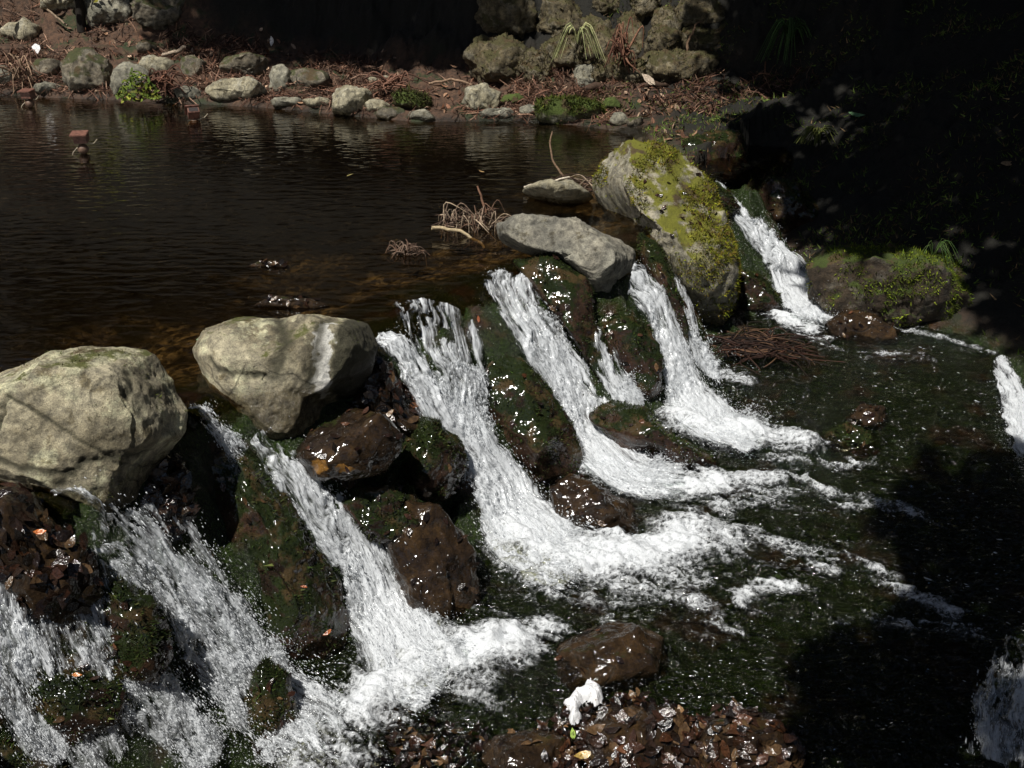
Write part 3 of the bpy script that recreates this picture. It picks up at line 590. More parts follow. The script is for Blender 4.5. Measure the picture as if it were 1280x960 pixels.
mound = rock('mossy_rock', 'wide moss covered rock on the right bank, its right end coloured sunlit green', 'rock', 'mound', [(1012, 336), (1044, 308), (1110, 309), (1190, 317), (1216, 345), (1224, 390), (1200, 424), (1150, 430), (1090, 414), (1038, 402), (1016, 370)], .8, 6, 27, 5, .05)
rock('wet_rock', 'little stone capped with a red leaf in the lower stream', 'rock', 'wetb', [(1058, 522), (1080, 505), (1105, 508), (1113, 525), (1096, 541), (1070, 539)], .9, 4, 28, 5, .07, WR)
rock('wet_rock', 'flat green stone just breaking the lower stream below the little leaf capped stone', 'rock', 'wetg', [(1028, 546), (1060, 527), (1100, 550), (1122, 575), (1080, 580), (1043, 569)], .6, 5, 29, 5, .05, WR, back=.8)
rock('wet_rock', 'tiny dark stone at the edge of the foam near the bottom', 'rock', 'wetg', [(503, 897), (520, 880), (546, 890), (542, 906), (520, 910)], .9, 4, 30, 4, .07, WR)
rock('wet_rock', 'green mossy rock on the lip right behind the biggest mossy boulder', 'rock', 'wetg', [(866, 235), (885, 225), (911, 240), (924, 262), (907, 274), (880, 258)], .9, 5, 31, 4, .06, WR)
rock('wet_rock', 'low glinting stone awash in the pool near the lip, the farther one', 'rock', 'wetb', [(306, 334), (330, 324), (356, 328), (360, 336)], .8, 4, 32, 3, .03, WR, back=.9, depth=depth_of(on_z(330, 334)))
rock('wet_rock', 'low glinting stone awash in the pool just behind the second boulder', 'rock', 'wetb', [(312, 384), (345, 369), (392, 372), (412, 384), (370, 390)], .8, 4, 33, 3, .03, WR, back=.9, depth=depth_of(on_z(360, 386)))

BK = 'stones along the far bank'
def bstone(label, box, mat='grey', nm='bank_stone', thick=.9, sub=4, facets=8, rough=.06, group=BK, seedx=0, **k):
    sd = int(box[0] * 3 + box[1] * 7 + seedx) % 997
    return rock(nm, label, 'stone', mat, bb(*box, seed=sd), thick, sub, sd % 83, facets, rough, group, sharp=.65, **k)
bstone('pale angular stone lying on the red needles, top left of the bank', (3, 25, 49, 55), 'pale')
bstone('grey slanting stone cut by the left edge at the waterline', (-22, 80, 21, 110), 'grey')
bstone('pair sized dark block left of the big round bank boulder', (40, 74, 80, 101), 'dull')
bstone('low pale flat stone at the waterline under the dark block', (39, 103, 78, 119), 'grey', thick=1.3)
bstone('big rounded brown boulder at the waterline, largest on the far bank', (80, 62, 138, 119), 'dull', sub=5, facets=4)
bstone('dark stone hidden behind the yellow green shrub', (137, 80, 190, 124), 'grey')
bstone('pale grey stone above the yellow green shrub', (172, 71, 218, 97), 'pale')
bstone('upright brown grey stone right of the pale stone over the shrub', (225, 70, 256, 101), 'dull')
bstone('brown mossy stone resting on top of the long pale block', (276, 67, 337, 97), 'dull', sub=5)
bstone('long pale block at the waterline with a vertical seam', (260, 96, 337, 132), 'pale', sub=5, facets=10)
bstone('tall narrow stone standing right of the long pale block', (336, 78, 363, 119), 'grey')
bstone('dull stone under dry twigs right of the tall narrow stone', (362, 84, 418, 112), 'dull')
bstone('dark brown stone half buried in needles above the pale grey stone', (168, 51, 197, 68), 'dull')
bstone('small split grey stone at the waterline left of the long pale block', (218, 107, 252, 127), 'grey')
bstone('low grey stone at the waterline below the tall narrow stone', (340, 121, 382, 136), 'grey', thick=1.3)
bstone('low pale stone at the waterline left of the upright bank boulder', (378, 122, 414, 137), 'pale', thick=1.3)
bstone('upright faceted grey boulder at the waterline near mid bank', (414, 105, 464, 148), 'pale', sub=5)
bstone('flat tan stone lying in needles above the upright faceted boulder', (458, 95, 489, 107), 'pale')
bstone('small pale stone tucked right of the upright faceted boulder', (457, 125, 489, 142), 'pale')
bstone('small brown stone at the waterline right of the small pale stone', (470, 133, 506, 151), 'dull')
bstone('bluish flat stone at the waterline below the moss tuft', (508, 138, 550, 153), 'grey', thick=1.3)
bstone('whitest boulder of the far bank, round topped, on a flat slab', (579, 106, 625, 142), 'pale', sub=5)
bstone('flat bluish slab under the whitest bank boulder', (599, 135, 646, 151), 'grey', thick=1.4)
bstone('round mossy stone right of the whitest bank boulder', (626, 116, 656, 135), 'mosscl')
bstone('small grey stone left of the bright moss cushion', (650, 130, 671, 146), 'grey')
bstone('small green stone on the bank right of the bright moss cushion', (754, 121, 776, 140), 'mosscl')
bstone('grey stone at the waterline at the right end of the far bank', (762, 141, 788, 160), 'grey')
bstone('little dark stone at the waterline, rightmost on the far bank', (784, 146, 806, 161), 'dull')
mc1 = bstone('broad bright moss cushion at the waterline of the far bank', (670, 123, 754, 155), 'mosscl', 'moss_cushion', facets=3)
mc2 = bstone('olive moss cushion between dry needles left of the whitest bank boulder', (492, 115, 538, 140), 'mosscl', 'moss_cushion', facets=3)

CL = 'rocks of the dark cliff'
def cstone(label, box, mat='mosswall', **k):
    x0, y0, x1, y1 = box; w, h = (x1 - x0) * .09, (y1 - y0) * .09; box = (x0 - w, y0 - h, x1 + w, y1 + h * .4)
    return bstone(label, box, mat, 'cliff_rock', thick=.8, sub=5, facets=6, rough=.10, group=CL, fine=.03, chips=1.6, **k)
cstone('pale cliff rock at the top edge, left of the dark young trunk', (52, -22, 104, 16), 'pale')
cstone('pale grey rough cliff rock at the top, right of the dark young trunk', (114, -25, 170, 36), 'grey')
cstone('dark slanting cliff rock with a pale patch at the top edge', (172, -25, 230, 38), 'dull')
cstone('dark olive rock at the cliff foot above the whitest bank boulder', (588, 52, 655, 112))
cstone('curved tan rock at the cliff foot right of the dark olive rock', (654, 66, 688, 108))
cstone('tan rock with a white spot under the pale hanging plant', (684, 46, 724, 96))
cstone('bluish upright rock at the cliff foot below the pale hanging plant', (720, 80, 743, 111), 'grey')
cstone('sunlit mossy pillar of the cliff left of the hanging red roots', (728, 24, 771, 90))
cstone('low brown clump at the cliff foot under the sunlit pillar', (738, 78, 776, 108))
cstone('large sunlit mossy cliff lump beside the hanging red roots', (766, 22, 815, 84))
cstone('low rounded brown cliff rock below the hanging red roots', (774, 76, 808, 109))
cstone('tall pointed mossy cliff rock with a pale tip', (812, 16, 852, 74))
cstone('broad low cliff rock beneath the tall pointed one', (812, 68, 890, 108))
cstone('green tinged cliff rock, last one lit before the dark right bank', (856, 32, 915, 76))
cstone('brownish mossy lump high on the cliff above the tan rock with a white spot', (668, 4, 728, 50))
cstone('shadowy mossy lump at the top edge left of the sunlit cliff', (600, -12, 668, 52))
cstone('rounded mossy rock at the top edge right of the pointed cliff rock', (848, -14, 905, 36))
cstone('mossy cliff rock at the top edge above the sunlit pillar', (740, -20, 778, 22))
cstone('narrow mossy cliff rock at the top edge above the red roots', (792, -22, 822, 30))

# ------------------------------------------------------------------ small-piece builders
def frame_rand(N, tilt):
    """N local frames: normals near the given ones, random spin."""
    n = N + rng.normal(size=N.shape) * tilt; n /= np.linalg.norm(n, axis=1)[:, None]
    a = np.cross(n, rng.normal(size=N.shape)); a /= np.linalg.norm(a, axis=1)[:, None] + 1e-9
    return n, a, np.cross(n, a)
def leaves(P, N, size, aspect, cols, tilt=.5, curl=.3):
    """curled pointed leaves, eight vertices each"""
    n, a, b = frame_rand(N, tilt); k = len(P)
    t = np.array([-1, -.45, .25, 1.]); wd = np.array([.12, .8, .75, .03])
    V = np.zeros((k, 8, 3)); cu = rng.uniform(-curl, curl * 2, (k, 1)); fo = rng.uniform(.1, .6, (k, 1))
    for j in range(4):
        for sidx, sg in enumerate((-1, 1)):
            V[:, j * 2 + sidx] = P + a * (t[j] * size)[:, None] + b * (sg * wd[j] * size * aspect)[:, None] + n * (cu * t[j] ** 2 * size[:, None] + fo * wd[j] * (size * aspect)[:, None] * .6)
    f = np.array([[0, 1, 3, 2], [2, 3, 5, 4], [4, 5, 7, 6]])
    return V.reshape(-1, 3), (f[None] + 8 * np.arange(k)[:, None, None]).reshape(-1, 4), np.repeat(cols, 8, 0)
def blades(P, N, ln, wd, cols, tilt=.6):
    n, a, b = frame_rand(N, tilt); k = len(P)
    V = np.stack([P - a * wd[:, None], P + a * wd[:, None], P + n * ln[:, None] + b * (ln * rng.uniform(-.4, .4, k))[:, None]], 1)
    return V.reshape(-1, 3), np.arange(3 * k).reshape(-1, 3), np.repeat(cols, 3, 0)
def needles(P, N, ln, wd, cols, tilt=.35):
    """bent thin strips lying about"""
    n, a, b = frame_rand(N, tilt); k = len(P); bend = rng.uniform(-.3, .3, k)
    V = np.stack([P - a * ln[:, None] - b * wd[:, None], P - a * ln[:, None] + b * wd[:, None], P + b * (bend * ln)[:, None] - b * wd[:, None] + n * (.25 * ln * rng.uniform(0, 1, k))[:, None], P + b * (bend * ln)[:, None] + b * wd[:, None] + n * (.25 * ln)[:, None] * .5,
                  P + a * ln[:, None] - b * wd[:, None] * .5, P + a * ln[:, None] + b * wd[:, None] * .5], 1)
    f = np.array([[0, 1, 3, 2], [2, 3, 5, 4]])
    return V.reshape(-1, 3), (f[None] + 6 * np.arange(k)[:, None, None]).reshape(-1, 4), np.repeat(cols, 6, 0)
def pick(pal, n, var=.25):
    c = np.array(pal)[rng.integers(0, len(pal), n)]; return np.clip(c * np.exp(rng.normal(0, var, (n, 1))), 0, 1)
def surf(V, F, n, mask=None):
    a, b, c = V[F[:, 0]], V[F[:, 1]], V[F[:, 2]]; nn = np.cross(b - a, c - a); ar = np.linalg.norm(nn, axis=1); nn = nn / (ar[:, None] + 1e-12)
    w = ar * (mask((a + b + c) / 3, nn) if mask else 1); i = rng.choice(len(F), n, p=w / w.sum())
    r1, r2 = np.sqrt(rng.random(n)), rng.random(n)
    return (1 - r1)[:, None] * a[i] + (r1 * (1 - r2))[:, None] * b[i] + (r1 * r2)[:, None] * c[i], nn[i]

def moss_on(o, n, pal, mask, ln=.012, name='moss'):
    _, V, F = next(r for r in ROCKS if r[0] is o)
    P, N = surf(V, F, n, mask)
    l = ln * np.exp(rng.normal(0, .35, n)); cl = np.clip(.75 + .8 * fbm(P * 16, 3, 41), .3, 1.6)
    c = pick(pal, n, .3) * cl[:, None]
    v, f, c = blades(P - N * ln * .3, N, l, l * .16, np.clip(c, 0, 1), .7)
    x = obj_np(name, v - np.array(o.location), f, M['moss'], parent=o, cols=c); x['kind'] = 'stuff'; return x
def up_noise(th, sc=6, k=.6, seed=3):
    return lambda C, N: sstep(th - .12, th + .12, k * N[:, 2] + .8 * fbm(C * sc, 3, seed)) + 1e-6
YG = [(.22, .24, .014), (.30, .28, .025), (.14, .17, .012), (.20, .14, .025), (.12, .08, .02)]; DG = [(.015, .030, .004), (.030, .050, .007), (.026, .020, .006), (.05, .06, .015)]
def band(C, N):
    return sstep(.0, .3, .7 * fbm(C * 3.2, 3, 12) + .5 * (C[:, 0] - 1.1) - .3 * (C[:, 2] - .05) + .22) * sstep(-.1, .3, N[:, 2] - .3 * N[:, 1]) + .01
moss_on(moss_boulder, 64000, YG, band, .015)
moss_on(mound, 30000, [(.13, .19, .014), (.20, .24, .02), (.08, .10, .014)], lambda C, N: sstep(-.15, .15, fbm(C * 5, 3, 8) + .3 * N[:, 2] + .6 * (C[:, 0] - 2.45)) + .02, .017)  # bright tufts thicken toward the right end, painting sunlight into the moss
moss_on(mc1, 6000, [(.06, .085, .012), (.09, .10, .015)], up_noise(.0), .03); moss_on(mc2, 3000, [(.08, .09, .02), (.06, .05, .02)], up_noise(.0), .03)
moss_on(left_boulder, 2600, [(.06, .075, .012), (.08, .085, .02)], lambda C, N: sstep(.42, .62, .42 * N[:, 2] + 1.0 * fbm(C * 5, 3, 3)) + 1e-9, .007)
moss_on(second_boulder, 700, [(.06, .075, .012), (.08, .085, .02)], lambda C, N: sstep(.62, .8, .6 * N[:, 2] + .8 * fbm(C * 8, 3, 5)) + 1e-9, .006)
for o, V, F in list(ROCKS):
    if o.data.materials[0] == M['wetg'] and o is not mound:
        moss_on(o, 7000, DG, up_noise(.12, 9, .5, 6), .013)
    if o.name.startswith('cliff_rock') and o.data.materials[0] == M['mosswall']:
        moss_on(o, 2200, [(.07, .065, .02), (.11, .085, .035), (.05, .035, .018)], up_noise(.0, 4), .022)

def tubes(curves, sides=5):
    Vs, Fs, k = [], [], 0
    for P, r0, r1 in curves:
        P = np.asarray(P, float); n = len(P); T = np.gradient(P, axis=0); T /= np.linalg.norm(T, axis=1)[:, None] + 1e-9
        ref = np.array([.3, .5, .8]); A = np.cross(T, ref); A /= np.linalg.norm(A, axis=1)[:, None] + 1e-9; B = np.cross(T, A)
        r = np.linspace(r0, r1, n); th = np.linspace(0, 2 * np.pi, sides, endpoint=False)
        V = P[:, None] + r[:, None, None] * (np.cos(th)[None, :, None] * A[:, None] + np.sin(th)[None, :, None] * B[:, None])
        Vs.append(V.reshape(-1, 3)); i = k + np.arange(n * sides).reshape(n, sides); j = np.roll(i, -1, 1)
        Fs.append(np.stack([i[:-1], j[:-1], j[1:], i[1:]], -1).reshape(-1, 4)); k += n * sides
    return np.vstack(Vs), np.vstack(Fs)
def stick(name, label, cat, pts, r0, r1, col, dep=None, lift=.02, group=None, n=18):
    dep = dep or depth_of(hit(*pts[-1])) * .995
    P = spline([at(u, v, dep) for u, v in pts], n) + np.array([0, 0, lift]); P += np.c_[fbm(P * 15, 2, 3), fbm(P * 15, 2, 4), fbm(P * 15, 2, 5)] * r0 * 1.2
    v, f = tubes([(P, r0, r1)], 6); loc = P[-1]
    return tag(obj_np(name, v, f, M['wood'], loc=loc, cols=np.tile(col, (len(v), 1))), label, cat, group)
dz = depth_of(on_z(700, 226))
stick('twig', 'thin bent twig standing upright out of the water beside the pale slab', 'twig', [(690, 168), (688, 182), (691, 203), (700, 218), (707, 226)], .006, .009, (.20, .13, .08), dz * .975)
stick('stick', 'straight bleached stick lying along the top of the pale slab', 'stick', [(655, 236), (680, 230), (711, 223)], .008, .007, (.55, .48, .38), dz * .955, .01)
stick('stick', 'curved peeled branch under the tangle of dead cedar sprays', 'stick', [(540, 288), (560, 290), (582, 296), (598, 306), (606, 313)], .012, .008, (.42, .33, .20), depth_of(on_z(575, 296)))
stick('stick', 'short pale stick lying on the bank above the long pale block', 'stick', [(204, 72), (218, 67), (231, 62)], .02, .025, (.38, .30, .22), depth_of(hit(218, 70)) * .99)
stick('stick', 'long thin branch across the needles above the moss cushion of mid bank', 'stick', [(535, 106), (560, 103), (578, 104), (590, 110)], .014, .012, (.26, .17, .11), depth_of(hit(565, 108)) * .99)
stick('stick', 'dark log lying along the cliff foot on the right of the far bank', 'log', [(735, 113), (790, 112), (850, 106), (905, 107)], .04, .03, (.06, .035, .022), depth_of(hit(820, 110)) * .99, .03)
stick('stick', 'dry stem leaning against the last lit cliff rock', 'stick', [(852, 78), (860, 62), (866, 40), (875, 30)], .02, .008, (.16, .10, .06), depth_of(hit(856, 76)) * .985)
stick('stick', 'thin pale twig across the red needles, top left of the bank', 'stick', [(60, 14), (72, 24), (84, 34)], .014, .012, (.30, .22, .15), depth_of(hit(72, 30)) * .99)

def spray_clump(label, u, v, ru, rv, n, pal, z0=0.0, dep=None, r=.005):
    dep = dep or depth_of(on_z(u, v, z0)); k = dep / FPX; c = at(u, v, dep); cs = []
    for i in range(n):
        a = rng.uniform(-1, 1); s = np.array([a * ru * k * .6, rng.uniform(-.6, .6) * ru * k, rng.uniform(-.2, .5) * rv * k]); L = ru * k * rng.uniform(.5, 1.5); an = rng.uniform(0, 2 * np.pi)
        e = s + np.array([math.cos(an) * L, math.sin(an) * L * .7, rng.uniform(-.7, .3) * rv * k]); mpt = (s + e) / 2 + np.array([rng.normal() * .2 * L, rng.normal() * .2 * L, rng.uniform(.0, .8) * rv * k])
        cs.append((spline([c + s, c + mpt, c + e], 9), r * rng.uniform(.7, 1.2), r * .4))
    v_, f_ = tubes(cs, 4); col = np.repeat(pick(pal, n, .3), 36, 0)
    return tag(obj_np('dead_cedar_spray', v_, f_, M['wood'], loc=c, cols=col), label, 'dead twigs')
RB = [(.12, .07, .045), (.20, .14, .10), (.06, .035, .025), (.30, .23, .16)]
spray_clump('tangle of dead cedar sprays caught on the lip, its left clump', 570, 282, 26, 26, 42, RB)
spray_clump('tangle of dead cedar sprays caught on the lip, its right clump with an upright tip', 605, 285, 26, 34, 46, RB)
stick('twig', 'upright broken tip sticking out of the right dead cedar spray', 'twig', [(597, 236), (602, 252), (608, 270)], .006, .009, (.17, .09, .055), depth_of(on_z(605, 285)))
spray_clump('small bundle of dead needles on a dark bump left of the cedar tangle', 508, 316, 22, 14, 40, [(.10, .06, .04), (.16, .11, .08)])
spray_clump('sodden red brown heap of twigs below the biggest mossy boulder', 948, 434, 56, 9, 170, [(.035, .014, .008), (.022, .010, .007), (.075, .04, .022), (.014, .008, .006)], dep=depth_of(on_low(950, 440)), r=.0055)
spray_clump('dry twigs piled against the slab and the biggest mossy boulder', 742, 236, 42, 14, 50, RB)
spray_clump('hanging red dead roots on the cliff between two sunlit lumps', 776, 66, 16, 34, 40, [(.13, .055, .035), (.2, .1, .06)], dep=depth_of(hit(776, 108)) * .985, r=.012)
spray_clump('drooping dead cedar sprays hanging to the water right of the yellow shrub', 205, 108, 22, 22, 46, [(.17, .08, .05), (.10, .045, .03)], dep=depth_of(hit(205, 122)) * .99, r=.012)
spray_clump('heap of dry needles hanging over the bank at mid shore', 492, 108, 30, 16, 46, [(.20, .10, .065), (.12, .06, .04)], dep=depth_of(hit(492, 125)) * .99, r=.012)
spray_clump('dry sprays dangling over the left stones of the bank', 28, 92, 20, 26, 40, [(.30, .20, .13), (.18, .10, .07)], dep=depth_of(hit(28, 108)) * .99, r=.011)

# litter of needles and leaves on the banks
def ground_points(n, x0, x1, y0, y1, mask):
    P = np.c_[rng.uniform(x0, x1, n * 4), rng.uniform(y0, y1, n * 4)]
    z = height(P[:, 0], P[:, 1]); e = .03
    N = np.c_[-(height(P[:, 0] + e, P[:, 1]) - z) / e, -(height(P[:, 0], P[:, 1] + e) - z) / e, np.ones(len(P))]; N /= np.linalg.norm(N, axis=1)[:, None]
    db = -polydist(P[:, 0], P[:, 1], SHORE)[0]; t = polydist(P[:, 0], P[:, 1], LIP)[0]
    m = rng.random(len(P)) < mask(P, z, db, t, N); k = np.flatnonzero(m)[:n]
    return np.c_[P, z][k], N[k]
P, N = ground_points(27000, -8.5, 4.0, 9.5, 15.5, lambda P, z, db, t, N: (db > .0) * (z < 1.6) * (db < 1.75 + 1.0 * (P[:, 0] < -4.2)) * np.clip(.8 - .25 * db + 1.5 * fbm(np.c_[P * 1.5, 0 * z], 3, 5), .02, 1))
v, f, c = needles(P + N * .01, N, rng.uniform(.03, .13, len(P)), rng.uniform(.0025, .0055, len(P)), pick([(.12, .058, .036), (.085, .04, .024), (.20, .12, .08), (.05, .025, .015)], len(P), .4), .45)
tag(obj_np('needle_litter', v, f, M['leafd'], cols=c), 'red brown carpet of fallen cedar needles on the far bank', 'needles', kind='stuff')
P, N = ground_points(3600, -8.5, 5.5, 6.0, 14.5, lambda P, z, db, t, N: (db > .03) * (z < 1.2) * (db < 1.8) * np.where(P[:, 0] > 1.6, .0, 1) * np.clip(.5 + .9 * fbm(np.c_[P * 1.7, 0 * z], 2, 15), .0, 1))
v, f, c = leaves(P + N * .015, N, rng.uniform(.02, .05, len(P)), rng.uniform(.4, .6, len(P)), pick([(.26, .15, .09), (.17, .08, .045), (.36, .25, .17), (.10, .05, .03)], len(P), .35), .6)
tag(obj_np('leaf_litter', v, f, M['leafd'], cols=c), 'fallen tan and brown leaves scattered over both banks', 'leaves', kind='stuff')
# moss and weeds on the dark right bank
P, N = ground_points(42000, .8, 7, 5.3, 13, lambda P, z, db, t, N: (db > -.02) * (z < 3) * np.clip(.3 + 1.2 * fbm(np.c_[P * 2.0, 0 * z], 3, 25), 0, 1))
ln = rng.uniform(.015, .06, len(P)); v, f, c = blades(P, N, ln, ln * .12, pick([(.07, .11, .02), (.11, .15, .03), (.12, .08, .04)], len(P), .4), .9)
tag(obj_np('bank_moss', v, f, M['moss'], cols=c), 'dark moss and weeds covering the shaded right bank', 'moss', kind='stuff')
# wet moss on the lip and the face
P, N = ground_points(40000, -1.9, 2.6, 2.3, 7.4, lambda P, z, db, t, N: (t > -.25) * (t < 1.0) * (db < .1) * np.clip(.15 + 1.6 * fbm(np.c_[P * 4.0, 0 * z], 3, 35), 0, 1))
ln = rng.uniform(.005, .014, len(P)); v, f, c = blades(P, N, ln, ln * .2, pick(DG, len(P), .35), .7)
tag(obj_np('face_moss', v, f, M['moss'], cols=c), 'dark green wet moss clothing the lip and face of the weir', 'moss', kind='stuff')

# wet leaves: pile at the bottom, on the brown rocks
WL = [(.028, .012, .007), (.050, .021, .010), (.016, .009, .006), (.10, .058, .028), (.034, .016, .010), (.012, .008, .006), (.020, .011, .007)]
def leaf_pile(label, poly_px, n, size, height_m, seed, lowp=True):
    us = np.array(poly_px, float); P = []
    rs = np.random.default_rng(seed); x0, y0 = us.min(0); x1, y1 = us.max(0)
    q = np.c_[rs.uniform(x0, x1, n * 4), rs.uniform(y0, y1, n * 4)]
    ins = np.zeros(len(q), bool); j = len(us) - 1
    for i in range(len(us)):
        cnd = ((us[i, 1] > q[:, 1]) != (us[j, 1] > q[:, 1])) & (q[:, 0] < (us[j, 0] - us[i, 0]) * (q[:, 1] - us[i, 1]) / (us[j, 1] - us[i, 1] + 1e-9) + us[i, 0]); ins ^= cnd; j = i
    q = q[ins]; q = q + rs.normal(size=q.shape) * 7; q = q[:n]
    P = np.array([on_low(u, v) for u, v in q]) if lowp else np.array([hit(u, v) for u, v in q])
    hn = np.clip(.5 + fbm(P * 5, 3, seed), 0, 1); P[:, 2] += rs.uniform(0, 1, len(P)) * hn * height_m
    v, f, c = leaves(P, np.tile((0, -.15, 1.), (len(P), 1)), rs.uniform(.6, 1.2, len(P)) * size, rs.uniform(.4, .7, len(P)), pick(WL, len(P), .5) * np.clip(.75 + .9 * fbm(P * 9, 2, 8), .25, 1.8)[:, None], .32, .35)
    return tag(obj_np('wet_leaves', v, f, M['leafw'], cols=c), label, 'leaves', kind='stuff')
leaf_pile('drift of glossy brown leaves along the bottom edge', [(600, 965), (640, 945), (690, 905), (745, 880), (800, 872), (850, 892), (880, 905), (870, 965)], 1100, .022, .03, 3)
leaf_pile('mound of shiny curled brown leaves at the bottom right of the drift', [(865, 965), (880, 910), (905, 888), (945, 895), (985, 920), (1000, 965)], 600, .025, .06, 4)
leaf_pile('sunken brown leaves left of the drift under shallow water', [(430, 965), (480, 920), (560, 905), (640, 915), (560, 965)], 160, .024, .012, 5)
def rock_leaves(o, n, size, mask, nm, label):
    _, V, F = next(r for r in ROCKS if r[0] is o); P, N = surf(V, F, n, mask)
    v, f, c = leaves(P + N * .006, N, rng.uniform(.6, 1.2, n) * size, rng.uniform(.45, .7, n), pick(WL, n, .4), .3, .25)
    x = obj_np(nm, v - np.array(o.location), f, M['leafw'], parent=o, cols=c); x['kind'] = 'stuff'; return x
for o, V, F in list(ROCKS):
    L = o.get('label', '')
    if L.startswith('leaf covered wet') or L.startswith('red brown leaf') or L.startswith('reddish wet rock') or 'leaf covered' in L:
        rock_leaves(o, 170, .035, lambda C, N: np.clip(N[:, 2] * .8 - N[:, 1], .02, 1), 'stuck_leaves', '')
    elif o.data.materials[0] in (M['wetb'], M['wetg']) and o is not mound:
        rock_leaves(o, 14, .022, lambda C, N: np.clip(N[:, 2] - N[:, 1] * .6, .02, 1), 'stuck_leaves', '')
# boulder litter
rock_leaves(moss_boulder, 60, .02, lambda C, N: np.clip(N[:, 2] - .2, .0, 1) * (np.abs(C[:, 2] + .05) < .35) + 1e-6, 'stuck_leaves', '')

# white beads on moss and stream: spray, foam, and sun glints painted as dots
P, N = ground_points(3500, -1.9, 2.9, 2.3, 7.2, lambda P, z, db, t, N: (t > .0) * (t < 1.1) * (db < .05) * np.clip(.35 + 1.2 * fbm(np.c_[P * 3.0, 0 * z], 3, 45), 0, 1))
bv, bf = blobs(P + N * .012, .0011 * np.exp(rng.normal(0, .45, len(P))), N, np.ones(len(P)))
tag(obj_np('spray', bv, bf, M['drop']), 'scattered white beads of spray and painted glints over the wet weir', 'spray', kind='stuff')
k = rng.choice(SX.size, 60000); sp = SZ.ravel()[k]; mk = (st_ - Tm).ravel()[k] > -.05
mk &= (d2s.ravel()[k] < .3) & (dbs.ravel()[k] < .05) & (rng.random(60000) < np.clip(.02 + .22 * wide.ravel()[k] * spk.ravel()[k] +   .10 * np.clip(stre.ravel()[k] - .25, 0, 1), 0, 1))
k = k[mk]; P = np.c_[SX.ravel()[k], SY.ravel()[k], SZ.ravel()[k] + .003]; fd = np.tile((.92, -.38, 0.), (len(k), 1)) + rng.normal(size=(len(k), 3)) * .2; fd /= np.linalg.norm(fd, axis=1)[:, None]
bv, bf = blobs(P, .0011 * np.exp(rng.normal(0, .5, len(k))), fd, rng.uniform(1.5, 7, len(k)))
tag(obj_np('spray', bv, bf, M['drop']), 'white flecks of foam and painted glints on the dark lower stream', 'spray', kind='stuff')  # stand in for sun sparkle on the stream as well as foam
for o, V, F in list(ROCKS):
    if o.name.startswith('wet_rock'):
        P, N = surf(V, F, 45, lambda C, N: np.clip(N[:, 2] * .6 - N[:, 1] * .5 + .1, .0, 1))
        bv, bf = blobs(P + N * .002 - np.array(o.location), .0010 * np.exp(rng.normal(0, .45, len(P))), N, np.ones(len(P)))
        obj_np('drops_glints', bv, bf, M['drop'], parent=o)['kind'] = 'stuff'  # white dots: spray drops that also stand for glints on wet rock

# single leaves that stand out
def leaf(label, u, v, size, col, dep=None, mat='leafd', name='leaf', N=(0, -.5, .8), cat='leaf', asp=.5):
    P = hit(u, v, True) if dep is None else at(u, v, dep)
    v_, f_, c_ = leaves(P[None] + np.array([[0, 0, .015]]), np.array([N], float), np.array([size]), np.array([asp]), np.array([col]), .15, .2)
    return tag(obj_np(name, v_, f_, M[mat], loc=P, cols=c_), label, cat)
leaf('pale green leaf at the upper left edge of the second boulder', 252, 428, .022, (.32, .42, .24), depth_of(hit(262, 470)) * 1.02)
leaf('bright green leaf catching light on the dark right bank', 1070, 147, .07, (.16, .30, .14))
leaf('upright cream leaf at the cliff foot below the hanging roots', 810, 101, .09, (.62, .50, .38), depth_of(hit(810, 108)) * .98, N=(0, -1, .2))
leaf('curled tan leaf alone in the dark at the far right', 1258, 208, .06, (.34, .22, .12))
leaf('tan leaf hanging on the front of the wide mossy right bank rock', 1108, 332, .03, (.42, .30, .18), depth_of(hit(1108, 400)) * .97, N=(0, -1, .3))
leaf('green leaf floating beside the leaf drift at the bottom', 716, 921, .025, (.24, .34, .07))
leaf('ochre leaf at the bottom edge under the white froth clump', 728, 948, .035, (.42, .28, .08), mat='leafw')
leaf('rusty leaf stuck on the moss between the veil and the double headed fall', 598, 402, .02, (.22, .07, .03), mat='leafw')
leaf('orange leaf stuck on the long dark green rock face, lower one', 410, 795, .02, (.30, .09, .03), depth_of(hit(410, 860)) * .96, mat='leafw')
leaf('orange leaf stuck on the long dark green rock face, upper one', 380, 737, .014, (.32, .09, .03), depth_of(hit(410, 860)) * .97, mat='leafw')
leaf('orange leaf pinned under water on the red brown rock at the left', 52, 670, .02, (.55, .14, .02), depth_of(hit(50, 780)) * .93, mat='leafw')
leaf('orange leaf pinned among drops on the lower left rock', 97, 848, .016, (.40, .14, .03), depth_of(hit(97, 920)) * .93, mat='leafw')
leaf('tan leaf drifting alone on the open pool', 602, 217, .03, (.28, .18, .08), depth_of(on_z(602, 217)), N=(0, 0, 1))
leaf('yellowish leaf under the pool surface above the cedar tangle', 438, 221, .035, (.20, .17, .06), depth_of(on_z(438, 221)), N=(0, 0, 1))
leaf('small white scrap lying on the needles left of the big round bank boulder', 46, 63, .07, (.75, .73, .72), depth_of(hit(46, 70)) * .98, name='paper_scrap', N=(0, -.7, .7), cat='scrap', asp=.8)
leaf('small white scrap at the edge of the black hollow above the needles', 340, 54, .06, (.75, .72, .68), depth_of(hit(340, 62)) * .98, name='paper_scrap', N=(0, -.9, .4), cat='scrap', asp=.5)

